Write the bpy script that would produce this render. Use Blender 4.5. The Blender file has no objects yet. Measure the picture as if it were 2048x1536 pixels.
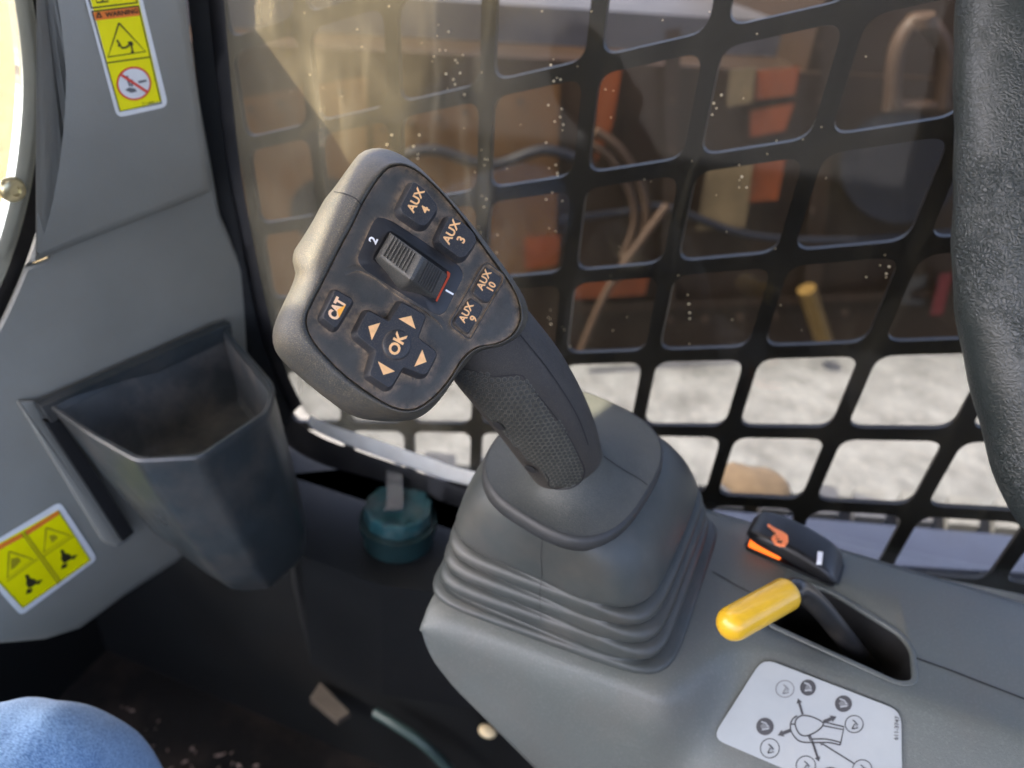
import bpy, bmesh, math, random
import numpy as np
from mathutils import Vector, Matrix
from mathutils.bvhtree import BVHTree

random.seed(7)
scene = bpy.context.scene
COL = scene.collection
R = math.radians

# ---------------------------------------------------------------- camera
# world: X = towards the rear of the cab, Y = outwards through the side window, Z = up (metres)
FPX = 1538.0                                   # focal length for a 2048 px wide frame
_d = Vector((-224, 2332, 1538)).normalized()   # "down" seen from the camera (x right, y down, z forward)
_Z = -_d
_X = Vector((.1276, .035, -.034)); _X = (_X - _X.dot(_Z) * _Z).normalized()
_Y = _Z.cross(_X)
EYE = Vector((0, 0, 1.0))
def c2w(v): v = Vector(v); return Vector((v.dot(_X), v.dot(_Y), v.dot(_Z)))
cam_d = bpy.data.cameras.new('camera'); cam = bpy.data.objects.new('camera', cam_d); COL.objects.link(cam)
cr, cu, cb = c2w((1, 0, 0)), c2w((0, -1, 0)), c2w((0, 0, -1))
cam.matrix_world = Matrix(((cr.x, cu.x, cb.x, EYE.x), (cr.y, cu.y, cb.y, EYE.y), (cr.z, cu.z, cb.z, EYE.z), (0, 0, 0, 1)))
cam_d.sensor_width = 36; cam_d.lens = FPX / 2048 * 36
cam_d.clip_start = .01; cam_d.clip_end = 300
cam_d.dof.use_dof = True; cam_d.dof.focus_distance = .315; cam_d.dof.aperture_fstop = 8.0
scene.camera = cam

# ---------------------------------------------------------------- light
SUN_TO = Vector((-.45, -.33, .83)).normalized()        # sun ahead and to the left; inside the cab it only comes through added roof openings, see hatch
w = bpy.data.worlds.new('World'); scene.world = w; w.use_nodes = True
wn = w.node_tree.nodes; wl = w.node_tree.links
sky = wn.new('ShaderNodeTexSky'); sky.sky_type = 'NISHITA'; sky.sun_disc = False; sky.air_density = .38; sky.dust_density = 5; sky.ozone_density = .3
sky.sun_elevation = math.asin(SUN_TO.z); sky.sun_rotation = math.atan2(SUN_TO.x, SUN_TO.y)
wl.new(sky.outputs[0], wn['Background'].inputs[0]); wn['Background'].inputs[1].default_value = .15
sl = bpy.data.lights.new('sun', 'SUN'); sl.energy = 2.0; sl.angle = R(.5); sl.color = (1, .87, .64)
so = bpy.data.objects.new('sun', sl); COL.objects.link(so)
so.rotation_euler = (-SUN_TO).to_track_quat('-Z', 'Y').to_euler(); so.location = SUN_TO * 5
scene.view_settings.view_transform = 'Standard'; scene.view_settings.look = 'None'
scene.view_settings.exposure = 3.45; scene.view_settings.gamma = 1

# ---------------------------------------------------------------- geometry helpers
def ray(u, v): return c2w(((u - 1024) / FPX, (v - 768) / FPX, 1))
def dep(u, v, D): return EYE + ray(u, v) * D
class Pl:
    def __init__(s, o, n): s.o = Vector(o); s.n = Vector(n).normalized()
    def __call__(s, u, v, off=0.0):
        r = ray(u, v); o = s.o + s.n * off
        return EYE + r * ((o - EYE).dot(s.n) / r.dot(s.n))
def HZ(z): return Pl((0, 0, z), (0, 0, 1))

ORG = {}
def empty(name, loc, label, cat, group=None):
    o = bpy.data.objects.new(name, None); COL.objects.link(o); o.location = loc; o.empty_display_size = .05
    ORG[o.name] = Vector(loc); tag(o, label, cat, group); return o
def tag(o, label=None, cat=None, group=None, kind=None):
    if label: o['label'] = label
    if cat: o['category'] = cat
    if group: o['group'] = group
    if kind: o['kind'] = kind
    return o
GEO = {}
def mk(name, verts, faces, mat, parent=None, smooth=True, origin=None, angle=40):
    verts = [Vector(v) for v in verts]
    if parent is not None: og = ORG[parent.name]
    else: og = Vector(origin) if origin is not None else sum(verts, Vector()) / len(verts)
    me = bpy.data.meshes.new(name)
    me.from_pydata([v - og for v in verts], [], faces); me.validate()
    bm = bmesh.new(); bm.from_mesh(me); bmesh.ops.recalc_face_normals(bm, faces=bm.faces)
    for f in bm.faces: f.smooth = smooth
    if smooth:
        ca = R(angle)
        for e in bm.edges:
            if len(e.link_faces) == 2 and e.calc_face_angle(0) > ca: e.smooth = False
    bm.to_mesh(me); bm.free()
    me.materials.append(mat)
    o = bpy.data.objects.new(name, me); COL.objects.link(o)
    if parent is not None: o.parent = parent
    else: o.location = og
    ORG[o.name] = og; GEO[o.name] = (verts, faces)
    return o
class MB:
    def __init__(s): s.v = []; s.f = []
    def add(s, vs, fs):
        b = len(s.v); s.v += [Vector(x) for x in vs]; s.f += [tuple(i + b for i in f) for f in fs]; return s
    def loft(s, loops, caps=(True, True), closed=True):
        n = len(loops[0]); b = len(s.v)
        for l in loops: s.v += [Vector(x) for x in l]
        for k in range(len(loops) - 1):
            for i in range(n if closed else n - 1):
                j = (i + 1) % n
                s.f.append((b + k * n + i, b + k * n + j, b + (k + 1) * n + j, b + (k + 1) * n + i))
        if caps[0]: s.f.append(tuple(b + i for i in range(n))[::-1])
        if caps[1]: s.f.append(tuple(b + (len(loops) - 1) * n + i for i in range(n)))
        return s
    def poly(s, pts): b = len(s.v); s.v += [Vector(p) for p in pts]; s.f.append(tuple(range(b, b + len(pts)))); return s
    def tube(s, pts, rad, seg=12, caps=True):
        pts = [Vector(p) for p in pts]
        if not hasattr(rad, '__len__'): rad = [rad] * len(pts)
        loops = []; up = None
        for i, p in enumerate(pts):
            t = (pts[min(i + 1, len(pts) - 1)] - pts[max(i - 1, 0)]).normalized()
            if up is None: up = t.orthogonal().normalized()
            up = (up - up.dot(t) * t).normalized(); sd = t.cross(up)
            loops.append([p + (up * math.cos(a) + sd * math.sin(a)) * rad[i] for a in [2 * math.pi * k / seg for k in range(seg)]])
        return s.loft(loops, (caps, caps))
    def box(s, a, b):
        x0, y0, z0 = a; x1, y1, z1 = b
        return s.add([(x0, y0, z0), (x1, y0, z0), (x1, y1, z0), (x0, y1, z0), (x0, y0, z1), (x1, y0, z1), (x1, y1, z1), (x0, y1, z1)],
                     [(0, 3, 2, 1), (4, 5, 6, 7), (0, 1, 5, 4), (1, 2, 6, 5), (2, 3, 7, 6), (3, 0, 4, 7)])
    def strip(s, pts, wid, nrm):
        pts = [Vector(p) for p in pts]; L = []; Rr = []
        for i, p in enumerate(pts):
            t = (pts[min(i + 1, len(pts) - 1)] - pts[max(i - 1, 0)]).normalized()
            n = nrm[i] if isinstance(nrm, list) else nrm
            q = t.cross(n).normalized() * wid / 2; L.append(p + q); Rr.append(p - q)
        b = len(s.v); n = len(pts); s.v += L + Rr
        for i in range(n - 1): s.f.append((b + i, b + i + 1, b + n + i + 1, b + n + i))
        return s
    def obj(s, name, mat, parent=None, **k): return mk(name, s.v, s.f, mat, parent, **k)

def catmull(pts, n, closed=False):
    pts = [Vector(p) for p in pts]; N = len(pts); out = []
    segs = N if closed else N - 1
    for i in range(segs):
        if closed: p0, p1, p2, p3 = pts[(i - 1) % N], pts[i], pts[(i + 1) % N], pts[(i + 2) % N]
        else: p0, p1, p2, p3 = pts[max(i - 1, 0)], pts[i], pts[i + 1], pts[min(i + 2, N - 1)]
        for k in range(n):
            t = k / n
            out.append(.5 * ((2 * p1) + (p2 - p0) * t + (2 * p0 - 5 * p1 + 4 * p2 - p3) * t * t + (3 * p1 - p0 - 3 * p2 + p3) * t ** 3))
    if not closed: out.append(pts[-1].copy())
    return out
def V2(p): return Vector((p[0], p[1], 0))
def roundpoly(pts, r, seg=4):
    """round the corners of a 2-D polygon; radius r in the polygon's own units"""
    pts = [V2(p) for p in pts]; n = len(pts); out = []
    for i in range(n):
        p, a, b = pts[i], pts[i - 1], pts[(i + 1) % n]
        la, lb = (a - p).length, (b - p).length
        rr = min(r, la * .45, lb * .45)
        A = p + (a - p).normalized() * rr; B = p + (b - p).normalized() * rr
        for k in range(seg + 1):
            t = k / seg; out.append(A * (1 - t) ** 2 + p * 2 * t * (1 - t) + B * t * t)
    return out
def inset(pts, d):
    """shrink a 2-D polygon (any orientation) by d"""
    pts = [V2(p) for p in pts]; n = len(pts)
    ar = sum(pts[i].x * pts[(i + 1) % n].y - pts[(i + 1) % n].x * pts[i].y for i in range(n))
    sg = 1 if ar > 0 else -1; out = []
    for i in range(n):
        a, p, b = pts[i - 1], pts[i], pts[(i + 1) % n]
        t1 = (p - a); t2 = (b - p)
        if t1.length < 1e-6: t1 = t2
        if t2.length < 1e-6: t2 = t1
        n1 = Vector((-t1.y, t1.x, 0)).normalized(); n2 = Vector((-t2.y, t2.x, 0)).normalized()
        m = (n1 + n2); m = m.normalized() if m.length > 1e-6 else n1
        out.append(p + m * sg * d / max(.5, m.dot(n1)))
    return out
def px_prism(name, pl, px, h0, h1, mat, parent, rnd=6, bev=3, flare=0, seg=3):
    """raised key traced on a plane: flared base, straight side, rounded top edge"""
    o = roundpoly(px, rnd, seg); mb = MB()
    if flare == 4: o = inset(o, -3)
    c_ = min(.0016, h1 * .45)
    loops = [[pl(p.x, p.y, h1) - pl.n * (h1 - h0) for p in inset(o, -flare)], [pl(p.x, p.y, h1) - pl.n * c_ for p in o],
             [pl(p.x, p.y, h1 - .0001) for p in inset(o, bev)], [pl(p.x, p.y, h1) for p in inset(o, bev + .8)]]
    mb.loft(loops, (False, True)); return mb.obj(name, mat, parent, angle=22)
def px_poly(name, pl, polys, off, mat, parent):
    mb = MB()
    for p in polys: mb.poly([pl(q[0], q[1], off) for q in p])
    return mb.obj(name, mat, parent, smooth=False)
def px_lines(name, pl, lines, off, wid, mat, parent):
    mb = MB()
    for l in lines: mb.strip([pl(q[0], q[1], off) for q in l], wid, pl.n)
    return mb.obj(name, mat, parent, smooth=False)
def circ(cx, cy, rx, ry=None, n=28, a0=0, rot=0):
    ry = rx if ry is None else ry
    out = []
    for k in range(n):
        a = 2 * math.pi * k / n + a0; x = rx * math.cos(a); y = ry * math.sin(a)
        out.append((cx + x * math.cos(rot) - y * math.sin(rot), cy + x * math.sin(rot) + y * math.cos(rot)))
    return out
def text_px(name, txt, ctr, ex, ey, size, fn, mat, parent, bold=.02, xs=1.0):
    """lettering as flat mesh: ex = reading direction, ey = downwards, both as pixel directions on the traced plane"""
    cv = bpy.data.curves.new(name, 'FONT'); cv.body = txt; cv.align_x = 'CENTER'; cv.align_y = 'CENTER'; cv.offset = bold; cv.resolution_u = 3
    t = bpy.data.objects.new('tmp_text', cv); COL.objects.link(t)
    me = bpy.data.meshes.new_from_object(t)
    vs = []
    for v in me.vertices:
        x = v.co.x * size * xs; y = -v.co.y * size
        vs.append(fn(ctr[0] + ex[0] * x + ey[0] * y, ctr[1] + ex[1] * x + ey[1] * y))
    fs = [tuple(p.vertices) for p in me.polygons]
    bpy.data.objects.remove(t); bpy.data.curves.remove(cv); bpy.data.meshes.remove(me)
    return mk(name, vs, fs, mat, parent, smooth=False)
def bvh(*names):
    vs = []; fs = []
    for n in names:
        v, f = GEO[n]; b = len(vs); vs += v; fs += [tuple(i + b for i in q) for q in f]
    return BVHTree.FromPolygons(vs, fs)
def on_surface(tree, pxs, lift=.0002):
    P = []; N = []
    for u, v in pxs:
        r = ray(u, v).normalized(); h, n, i, dd = tree.ray_cast(EYE, r)
        if h is None: continue
        if n.dot(r) > 0: n = -n
        P.append(h + n * lift); N.append(n)
    return P, N
def dense(pts, n=8): return [(p.x, p.y) for p in catmull([V2(p) for p in pts], n)]

# ---------------------------------------------------------------- materials
def mat(name, col, rough=.5, metal=0, spec=.5, bump=0, bscale=1500, var=0, vscale=60, dust=0, dcol=(.30, .21, .13), crev=0, crev_d=.006,
        speck=0, sscale=2500, scol=None, rvar=0, coat=0, emit=None, es=0, bdetail=3, bdist=.0006, alpha=None, sheen=0):
    m = bpy.data.materials.new(name); m.use_nodes = True; nt = m.node_tree; N = nt.nodes; L = nt.links; b = N['Principled BSDF']
    b.inputs['Base Color'].default_value = (*col, 1); b.inputs['Roughness'].default_value = rough; b.inputs['Metallic'].default_value = metal
    b.inputs['Specular IOR Level'].default_value = spec; b.inputs['Coat Weight'].default_value = coat; b.inputs['Sheen Weight'].default_value = sheen
    tc = N.new('ShaderNodeTexCoord'); oc = tc.outputs['Object']; cur = None
    def noise(scale, det=4, rgh=.6):
        n = N.new('ShaderNodeTexNoise'); n.inputs['Scale'].default_value = scale; n.inputs['Detail'].default_value = det; n.inputs['Roughness'].default_value = rgh
        L.new(oc, n.inputs['Vector']); return n.outputs['Fac']
    def ramp(src, a, bb, lo=0, hi=1):
        r = N.new('ShaderNodeMapRange'); r.inputs[1].default_value = a; r.inputs[2].default_value = bb; r.inputs[3].default_value = lo; r.inputs[4].default_value = hi
        L.new(src, r.inputs[0]); return r.outputs[0]
    def mix(fac, a, c2):
        x = N.new('ShaderNodeMix'); x.data_type = 'RGBA'
        L.new(fac, x.inputs['Factor'])
        if isinstance(a, tuple): x.inputs['A'].default_value = (*a, 1)
        else: L.new(a, x.inputs['A'])
        if isinstance(c2, tuple): x.inputs['B'].default_value = (*c2, 1)
        else: L.new(c2, x.inputs['B'])
        return x.outputs['Result']
    def mul(a, c2):
        x = N.new('ShaderNodeMath'); x.operation = 'MULTIPLY'; L.new(a, x.inputs[0])
        if isinstance(c2, (int, float)): x.inputs[1].default_value = c2
        else: L.new(c2, x.inputs[1])
        return x.outputs[0]
    cur = col
    if var:
        cur = mix(ramp(noise(vscale, 5), .3, .7), tuple(c * (1 - var) for c in col), tuple(min(1, c * (1 + var)) for c in col))
    if speck:
        cur = mix(mul(ramp(noise(sscale, 2, .5), .52, .68), speck), cur, scol or dcol)
    if dust:
        cur = mix(mul(ramp(noise(vscale * .7, 6, .65), .45, .75), dust), cur, dcol)
    if crev:
        ao = N.new('ShaderNodeAmbientOcclusion'); ao.samples = 3; ao.inputs['Distance'].default_value = crev_d
        f = mul(mul(ramp(ao.outputs['AO'], .93, .55), ramp(noise(260, 5, .7), .36, .62, .1, 1)), crev)
        cur = mix(f, cur, dcol)
    if not isinstance(cur, tuple): L.new(cur, b.inputs['Base Color'])
    if rvar: L.new(ramp(noise(vscale * .5, 5), .3, .7, max(.02, rough - rvar), min(1, rough + rvar)), b.inputs['Roughness'])
    if bump:
        bp = N.new('ShaderNodeBump'); bp.inputs['Strength'].default_value = bump; bp.inputs['Distance'].default_value = bdist
        L.new(noise(bscale, bdetail, .55), bp.inputs['Height']); L.new(bp.outputs[0], b.inputs['Normal'])
    if emit:
        b.inputs['Emission Color'].default_value = (*emit, 1); b.inputs['Emission Strength'].default_value = es
    return m

TAN = (.34, .25, .165)
M = {}
M['shell'] = mat('head_shell_plastic', (.034, .035, .032), .5, bump=.5, bscale=1900, var=.2, dust=.3, dcol=(.13, .10, .06), speck=.6, sscale=2600, scol=(.20, .165, .095), bdist=.0004)
M['plate'] = mat('face_plate_rubber', (.037, .039, .037), .6, bump=.25, bscale=2600, var=.25, vscale=120, speck=.14, sscale=2200, scol=(.12, .10, .08), crev=1.0, crev_d=.0042, dcol=(.38, .27, .17), dust=.03, bdist=.0003)
M['key'] = mat('key_rubber', (.020, .023, .028), .5, bump=.15, bscale=2600, var=.15, vscale=150, speck=.15, sscale=2500, crev=.35, crev_d=.002, dcol=(.3, .22, .14), bdist=.0002)
M['amber'] = mat('amber_print', (.86, .50, .22), .5, var=.10, vscale=400)
M['logo_white'] = mat('emblem_print', (.88, .58, .34), .5)
M['logo_yel'] = mat('emblem_triangle_print', (.95, .42, .05), .5)
M['white_print'] = mat('white_print', (.85, .86, .86), .5)
M['wheel'] = mat('thumb_wheel_rubber', (.042, .044, .042), .5, bump=.2, var=.2, vscale=200, speck=.35, scol=(.28, .23, .16), bdist=.0003)
M['bezel'] = mat('bezel_plastic', (.016, .018, .022), .5, bump=.1, var=.2, vscale=150, crev=.2, crev_d=.003)
M['red'] = mat('red_edge', (.45, .05, .01), .5)
M['grip'] = mat('grip_plastic', (.024, .0215, .018), .6, bump=.5, bscale=2100, var=.2, vscale=40, speck=.35, sscale=2600, scol=(.10, .08, .055), bdist=.0004)
M['grip_pad'] = mat('grip_hexagon_rubber', (.024, .026, .023), .55, bump=.2, bscale=2600, var=.2, vscale=60, speck=.2, scol=(.14, .12, .08), bdist=.0003)
M['seam'] = mat('seam_shadow_gap', (.008, .008, .008), .8)
M['collar'] = mat('collar_plastic', (.052, .057, .052), .6, bump=.6, bscale=1500, var=.12, vscale=50, speck=.3, scol=(.20, .18, .14), bdist=.0005)
M['rim'] = mat('collar_rim_plastic', (.024, .026, .026), .5, bump=.3, bscale=1500, var=.15, dust=.2, dcol=(.07, .058, .045))
M['boot'] = mat('boot_rubber', (.038, .044, .041), .46, bump=.15, bscale=900, var=.2, vscale=35, dust=.3, dcol=(.12, .10, .078), bdist=.0004)
M['console'] = mat('console_plastic', (.088, .099, .091), .45, bump=.55, bscale=1300, var=.06, vscale=20, dust=.32, dcol=(.125, .10, .08), speck=.16, sscale=700, scol=(.2, .2, .19), bdist=.0005, rvar=.06)
M['pillar'] = mat('pillar_plastic', (.250, .248, .212), .5, bump=.5, bscale=1200, var=.06, vscale=18, dust=.08, speck=.1, sscale=600, bdist=.0005)
M['dark_plastic'] = mat('cup_plastic', (.028, .035, .037), .36, bump=.15, bscale=700, var=.2, vscale=30, dust=.3, dcol=(.16, .13, .10), rvar=.1)
M['cup_in'] = mat('cup_inside_dusty', (.05, .055, .055), .6, var=.3, vscale=25, dust=.5, dcol=(.26, .215, .17), bump=.3, bscale=300)
M['black'] = mat('black_rubber', (.012, .012, .013), .5, var=.3, vscale=40, dust=.15, dcol=(.10, .08, .06))
M['void'] = mat('black_slot', (.006, .006, .006), .7)
M['rod'] = mat('lever_rod_black', (.014, .014, .014), .28, var=.2, dust=.25, dcol=(.10, .085, .065))
M['yellow'] = mat('lever_yellow_vinyl', (.62, .37, .02), .30, var=.08, vscale=90, bump=.08, bscale=500, coat=.2)
M['switch'] = mat('switch_black', (.010, .010, .011), .38, bump=.1, bscale=2200, var=.2, speck=.12, scol=(.1, .1, .1))
M['glow'] = mat('switch_orange_lens', (.9, .16, .02), .35, emit=(1, .15, .015), es=.16)
M['orange_print'] = mat('orange_print', (.95, .26, .09), .5)
M['decal_white'] = mat('decal_white_film', (.30, .325, .33), .22, var=.05, vscale=30, dust=.10, dcol=(.5, .45, .36), rvar=.06)
M['decal_ink'] = mat('decal_dark_ink', (.045, .045, .048), .4)
M['decal_grey'] = mat('decal_grey_ink', (.13, .135, .14), .4)
M['st_white'] = mat('sticker_white_film', (.80, .80, .76), .35, var=.05, vscale=80)
M['st_yel'] = mat('sticker_yellow_ink', (.98, .86, .0), .35, var=.05, vscale=60)
M['st_ink'] = mat('sticker_black_ink', (.03, .027, .01), .45)
M['st_olive'] = mat('sticker_faded_ink', (.40, .33, .01), .45)
M['st_or'] = mat('sticker_orange_ink', (.85, .21, .03), .4)
M['st_red'] = mat('sticker_red_ink', (.75, .07, .04), .4)
M['alu'] = mat('sill_bright_metal', (.92, .89, .80), .35, metal=.0, var=.15, vscale=40, bump=.3, bscale=120, dust=.25, dcol=(.7, .66, .55))
M['chrome'] = mat('door_frame_metal', (.62, .66, .62), .22, metal=.9, var=.08, vscale=15)
M['bolt'] = mat('bolt_zinc', (.62, .56, .36), .3, metal=.9, var=.15, vscale=200)
M['guard'] = mat('guard_black_paint', (.0035, .004, .0055), .45, spec=.25, var=.3, vscale=30, dust=.2, dcol=(.012, .009, .007))
M['vinyl'] = mat('seat_vinyl', (.024, .030, .029), .36, bump=0)
M['cap'] = mat('reservoir_cap_teal', (.020, .075, .085), .3, var=.4, vscale=50, dust=.7, dcol=(.13, .13, .115))
M['cap_dark'] = mat('reservoir_neck', (.008, .024, .026), .35, var=.3)
M['strap'] = mat('clear_strap', (.55, .56, .55), .25, spec=.6); M['strap'].node_tree.nodes['Principled BSDF'].inputs['Transmission Weight'].default_value = .75
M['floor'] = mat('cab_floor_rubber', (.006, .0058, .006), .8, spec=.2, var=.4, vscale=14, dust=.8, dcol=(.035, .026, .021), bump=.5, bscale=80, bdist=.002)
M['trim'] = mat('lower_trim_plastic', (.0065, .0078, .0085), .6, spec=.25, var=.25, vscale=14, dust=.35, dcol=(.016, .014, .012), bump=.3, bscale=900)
M['liner'] = mat('cab_liner', (.30, .31, .29), .8, var=.1, vscale=8)
M['asphalt'] = mat('pale_gravel_ground', (.069, .072, .077), .9, var=.42, vscale=7, speck=.4, sscale=30, scol=(.13, .129, .131), dust=.2, dcol=(.046, .042, .041), bump=.6, bscale=25, bdist=.02)
M['gold_ground'] = mat('golden_ground_mat', (.105, .082, .036), .9, var=.5, vscale=12, bump=.8, bscale=60, bdist=.02)
M['m_body'] = mat('machine_brown_paint', (.0125, .0068, .0036), .5, var=.25, vscale=2.5, dust=.3, dcol=(.009, .0062, .0042), bump=.2, bscale=20, spec=.12)
M['m_tan'] = mat('machine_lit_tan', (.055, .026, .009), .5, var=.2, vscale=3, dust=.2, dcol=(.05, .03, .015), spec=.12)  # tan puts the lit, glaring part of the hull into the colour
M['m_or'] = mat('machine_orange_paint', (.085, .021, .006), .45, var=.2, vscale=8, spec=.12)
M['m_gold'] = mat('machine_sunlit_gold', (.062, .044, .022), .6, var=.4, vscale=9, spec=.12)  # gold stands for sunlit patches on the brown hull
M['m_dark'] = mat('machine_dark_steel', (.0045, .005, .0075), .5, var=.3, vscale=4, spec=.12)
M['m_hose'] = mat('machine_hose', (.024, .015, .010), .5, var=.2, spec=.12)
M['m_pale'] = mat('machine_pale_steel', (.014, .0135, .013), .45, var=.25, vscale=10, spec=.12)
M['m_yel'] = mat('machine_yellow_rod', (.05, .031, .009), .45, var=.2, spec=.12)
M['m_deck'] = mat('machine_deck_paint', (.026, .025, .029), .6, var=.3, vscale=4, spec=.2)
M['m_red'] = mat('machine_red_tag', (.05, .008, .008), .5, spec=.12)
M['fender'] = mat('fender_blue_grey_paint', (.06, .068, .095), .35, var=.12, vscale=12, dust=.25, dcol=(.06, .055, .055))
M['lug'] = mat('track_rubber_dusty', (.09, .09, .09), .8, var=.25, vscale=25)
M['dirt'] = mat('floor_debris', (.20, .15, .125), .9, var=.6, vscale=80)
M['lump'] = mat('tan_lump_mat', (.16, .11, .06), .9, var=.2, vscale=30)
M['drop'] = mat('dried_drop', (.50, .44, .30), .25, spec=.8)

# grained vinyl
def vinyl():
    m = M['vinyl']; nt = m.node_tree; N = nt.nodes; L = nt.links; b = N['Principled BSDF']
    tc = N.new('ShaderNodeTexCoord'); no = N.new('ShaderNodeTexNoise'); no.inputs['Scale'].default_value = 130; no.inputs['Detail'].default_value = 3
    va = N.new('ShaderNodeVectorMath'); va.operation = 'SCALE'; va.inputs['Scale'].default_value = .010
    ad = N.new('ShaderNodeVectorMath'); ad.operation = 'ADD'
    L.new(tc.outputs['Object'], no.inputs['Vector']); L.new(no.outputs['Color'], va.inputs[0]); L.new(tc.outputs['Object'], ad.inputs[0]); L.new(va.outputs[0], ad.inputs[1])
    vo = N.new('ShaderNodeTexVoronoi'); vo.feature = 'DISTANCE_TO_EDGE'; vo.inputs['Scale'].default_value = 440; L.new(ad.outputs[0], vo.inputs['Vector'])
    mr = N.new('ShaderNodeMapRange'); mr.inputs[1].default_value = 0; mr.inputs[2].default_value = .28; L.new(vo.outputs['Distance'], mr.inputs[0])
    bp = N.new('ShaderNodeBump'); bp.inputs['Distance'].default_value = .0007; wr = N.new('ShaderNodeTexNoise'); wr.inputs['Scale'].default_value = 22; L.new(tc.outputs['Object'], wr.inputs['Vector']); wm = N.new('ShaderNodeMapRange'); wm.inputs[1].default_value = .35; wm.inputs[2].default_value = .65; wm.inputs[3].default_value = .2; wm.inputs[4].default_value = .75; L.new(wr.outputs['Fac'], wm.inputs[0]); L.new(wm.outputs[0], bp.inputs['Strength'])
    L.new(mr.outputs[0], bp.inputs['Height']); L.new(bp.outputs[0], b.inputs['Normal'])
vinyl()
# denim: fine diagonal twill of pale and deep blue threads
def denim():
    m = bpy.data.materials.new('denim'); m.use_nodes = True; nt = m.node_tree; N = nt.nodes; L = nt.links; b = N['Principled BSDF']
    tc = N.new('ShaderNodeTexCoord'); mp = N.new('ShaderNodeMapping'); mp.inputs['Rotation'].default_value = (.3, .2, .9); mp.inputs['Scale'].default_value = (500, 2400, 1100)
    L.new(tc.outputs['Object'], mp.inputs[0]); no = N.new('ShaderNodeTexNoise'); no.inputs['Scale'].default_value = 1; no.inputs['Detail'].default_value = 4; L.new(mp.outputs[0], no.inputs['Vector'])
    n2 = N.new('ShaderNodeTexNoise'); n2.inputs['Scale'].default_value = 28; n2.inputs['Detail'].default_value = 5; L.new(tc.outputs['Object'], n2.inputs['Vector'])
    wv = N.new('ShaderNodeTexWave'); wv.bands_direction = 'DIAGONAL'; wv.inputs['Scale'].default_value = 210; wv.inputs['Distortion'].default_value = 3; wv.inputs['Detail'].default_value = 3; wv.inputs['Detail Scale'].default_value = 2; L.new(tc.outputs['Object'], wv.inputs['Vector'])
    a1 = N.new('ShaderNodeMath'); a1.operation = 'MULTIPLY_ADD'; a1.inputs[1].default_value = .04; L.new(wv.outputs['Fac'], a1.inputs[0]); L.new(no.outputs['Fac'], a1.inputs[2])
    ad = N.new('ShaderNodeMath'); ad.operation = 'MULTIPLY_ADD'; ad.inputs[1].default_value = .28; L.new(n2.outputs['Fac'], ad.inputs[0]); L.new(a1.outputs[0], ad.inputs[2])
    cr_ = N.new('ShaderNodeValToRGB'); cr_.color_ramp.elements[0].position = .52; cr_.color_ramp.elements[0].color = (.085, .20, .42, 1)
    cr_.color_ramp.elements[1].position = .80; cr_.color_ramp.elements[1].color = (.34, .56, .80, 1); L.new(ad.outputs[0], cr_.inputs[0]); L.new(cr_.outputs[0], b.inputs['Base Color'])
    b.inputs['Roughness'].default_value = .9; b.inputs['Sheen Weight'].default_value = .3
    bp = N.new('ShaderNodeBump'); bp.inputs['Strength'].default_value = .5; bp.inputs['Distance'].default_value = .0006; L.new(no.outputs['Fac'], bp.inputs['Height']); L.new(bp.outputs[0], b.inputs['Normal'])
    return m
M['denim'] = denim()
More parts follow.
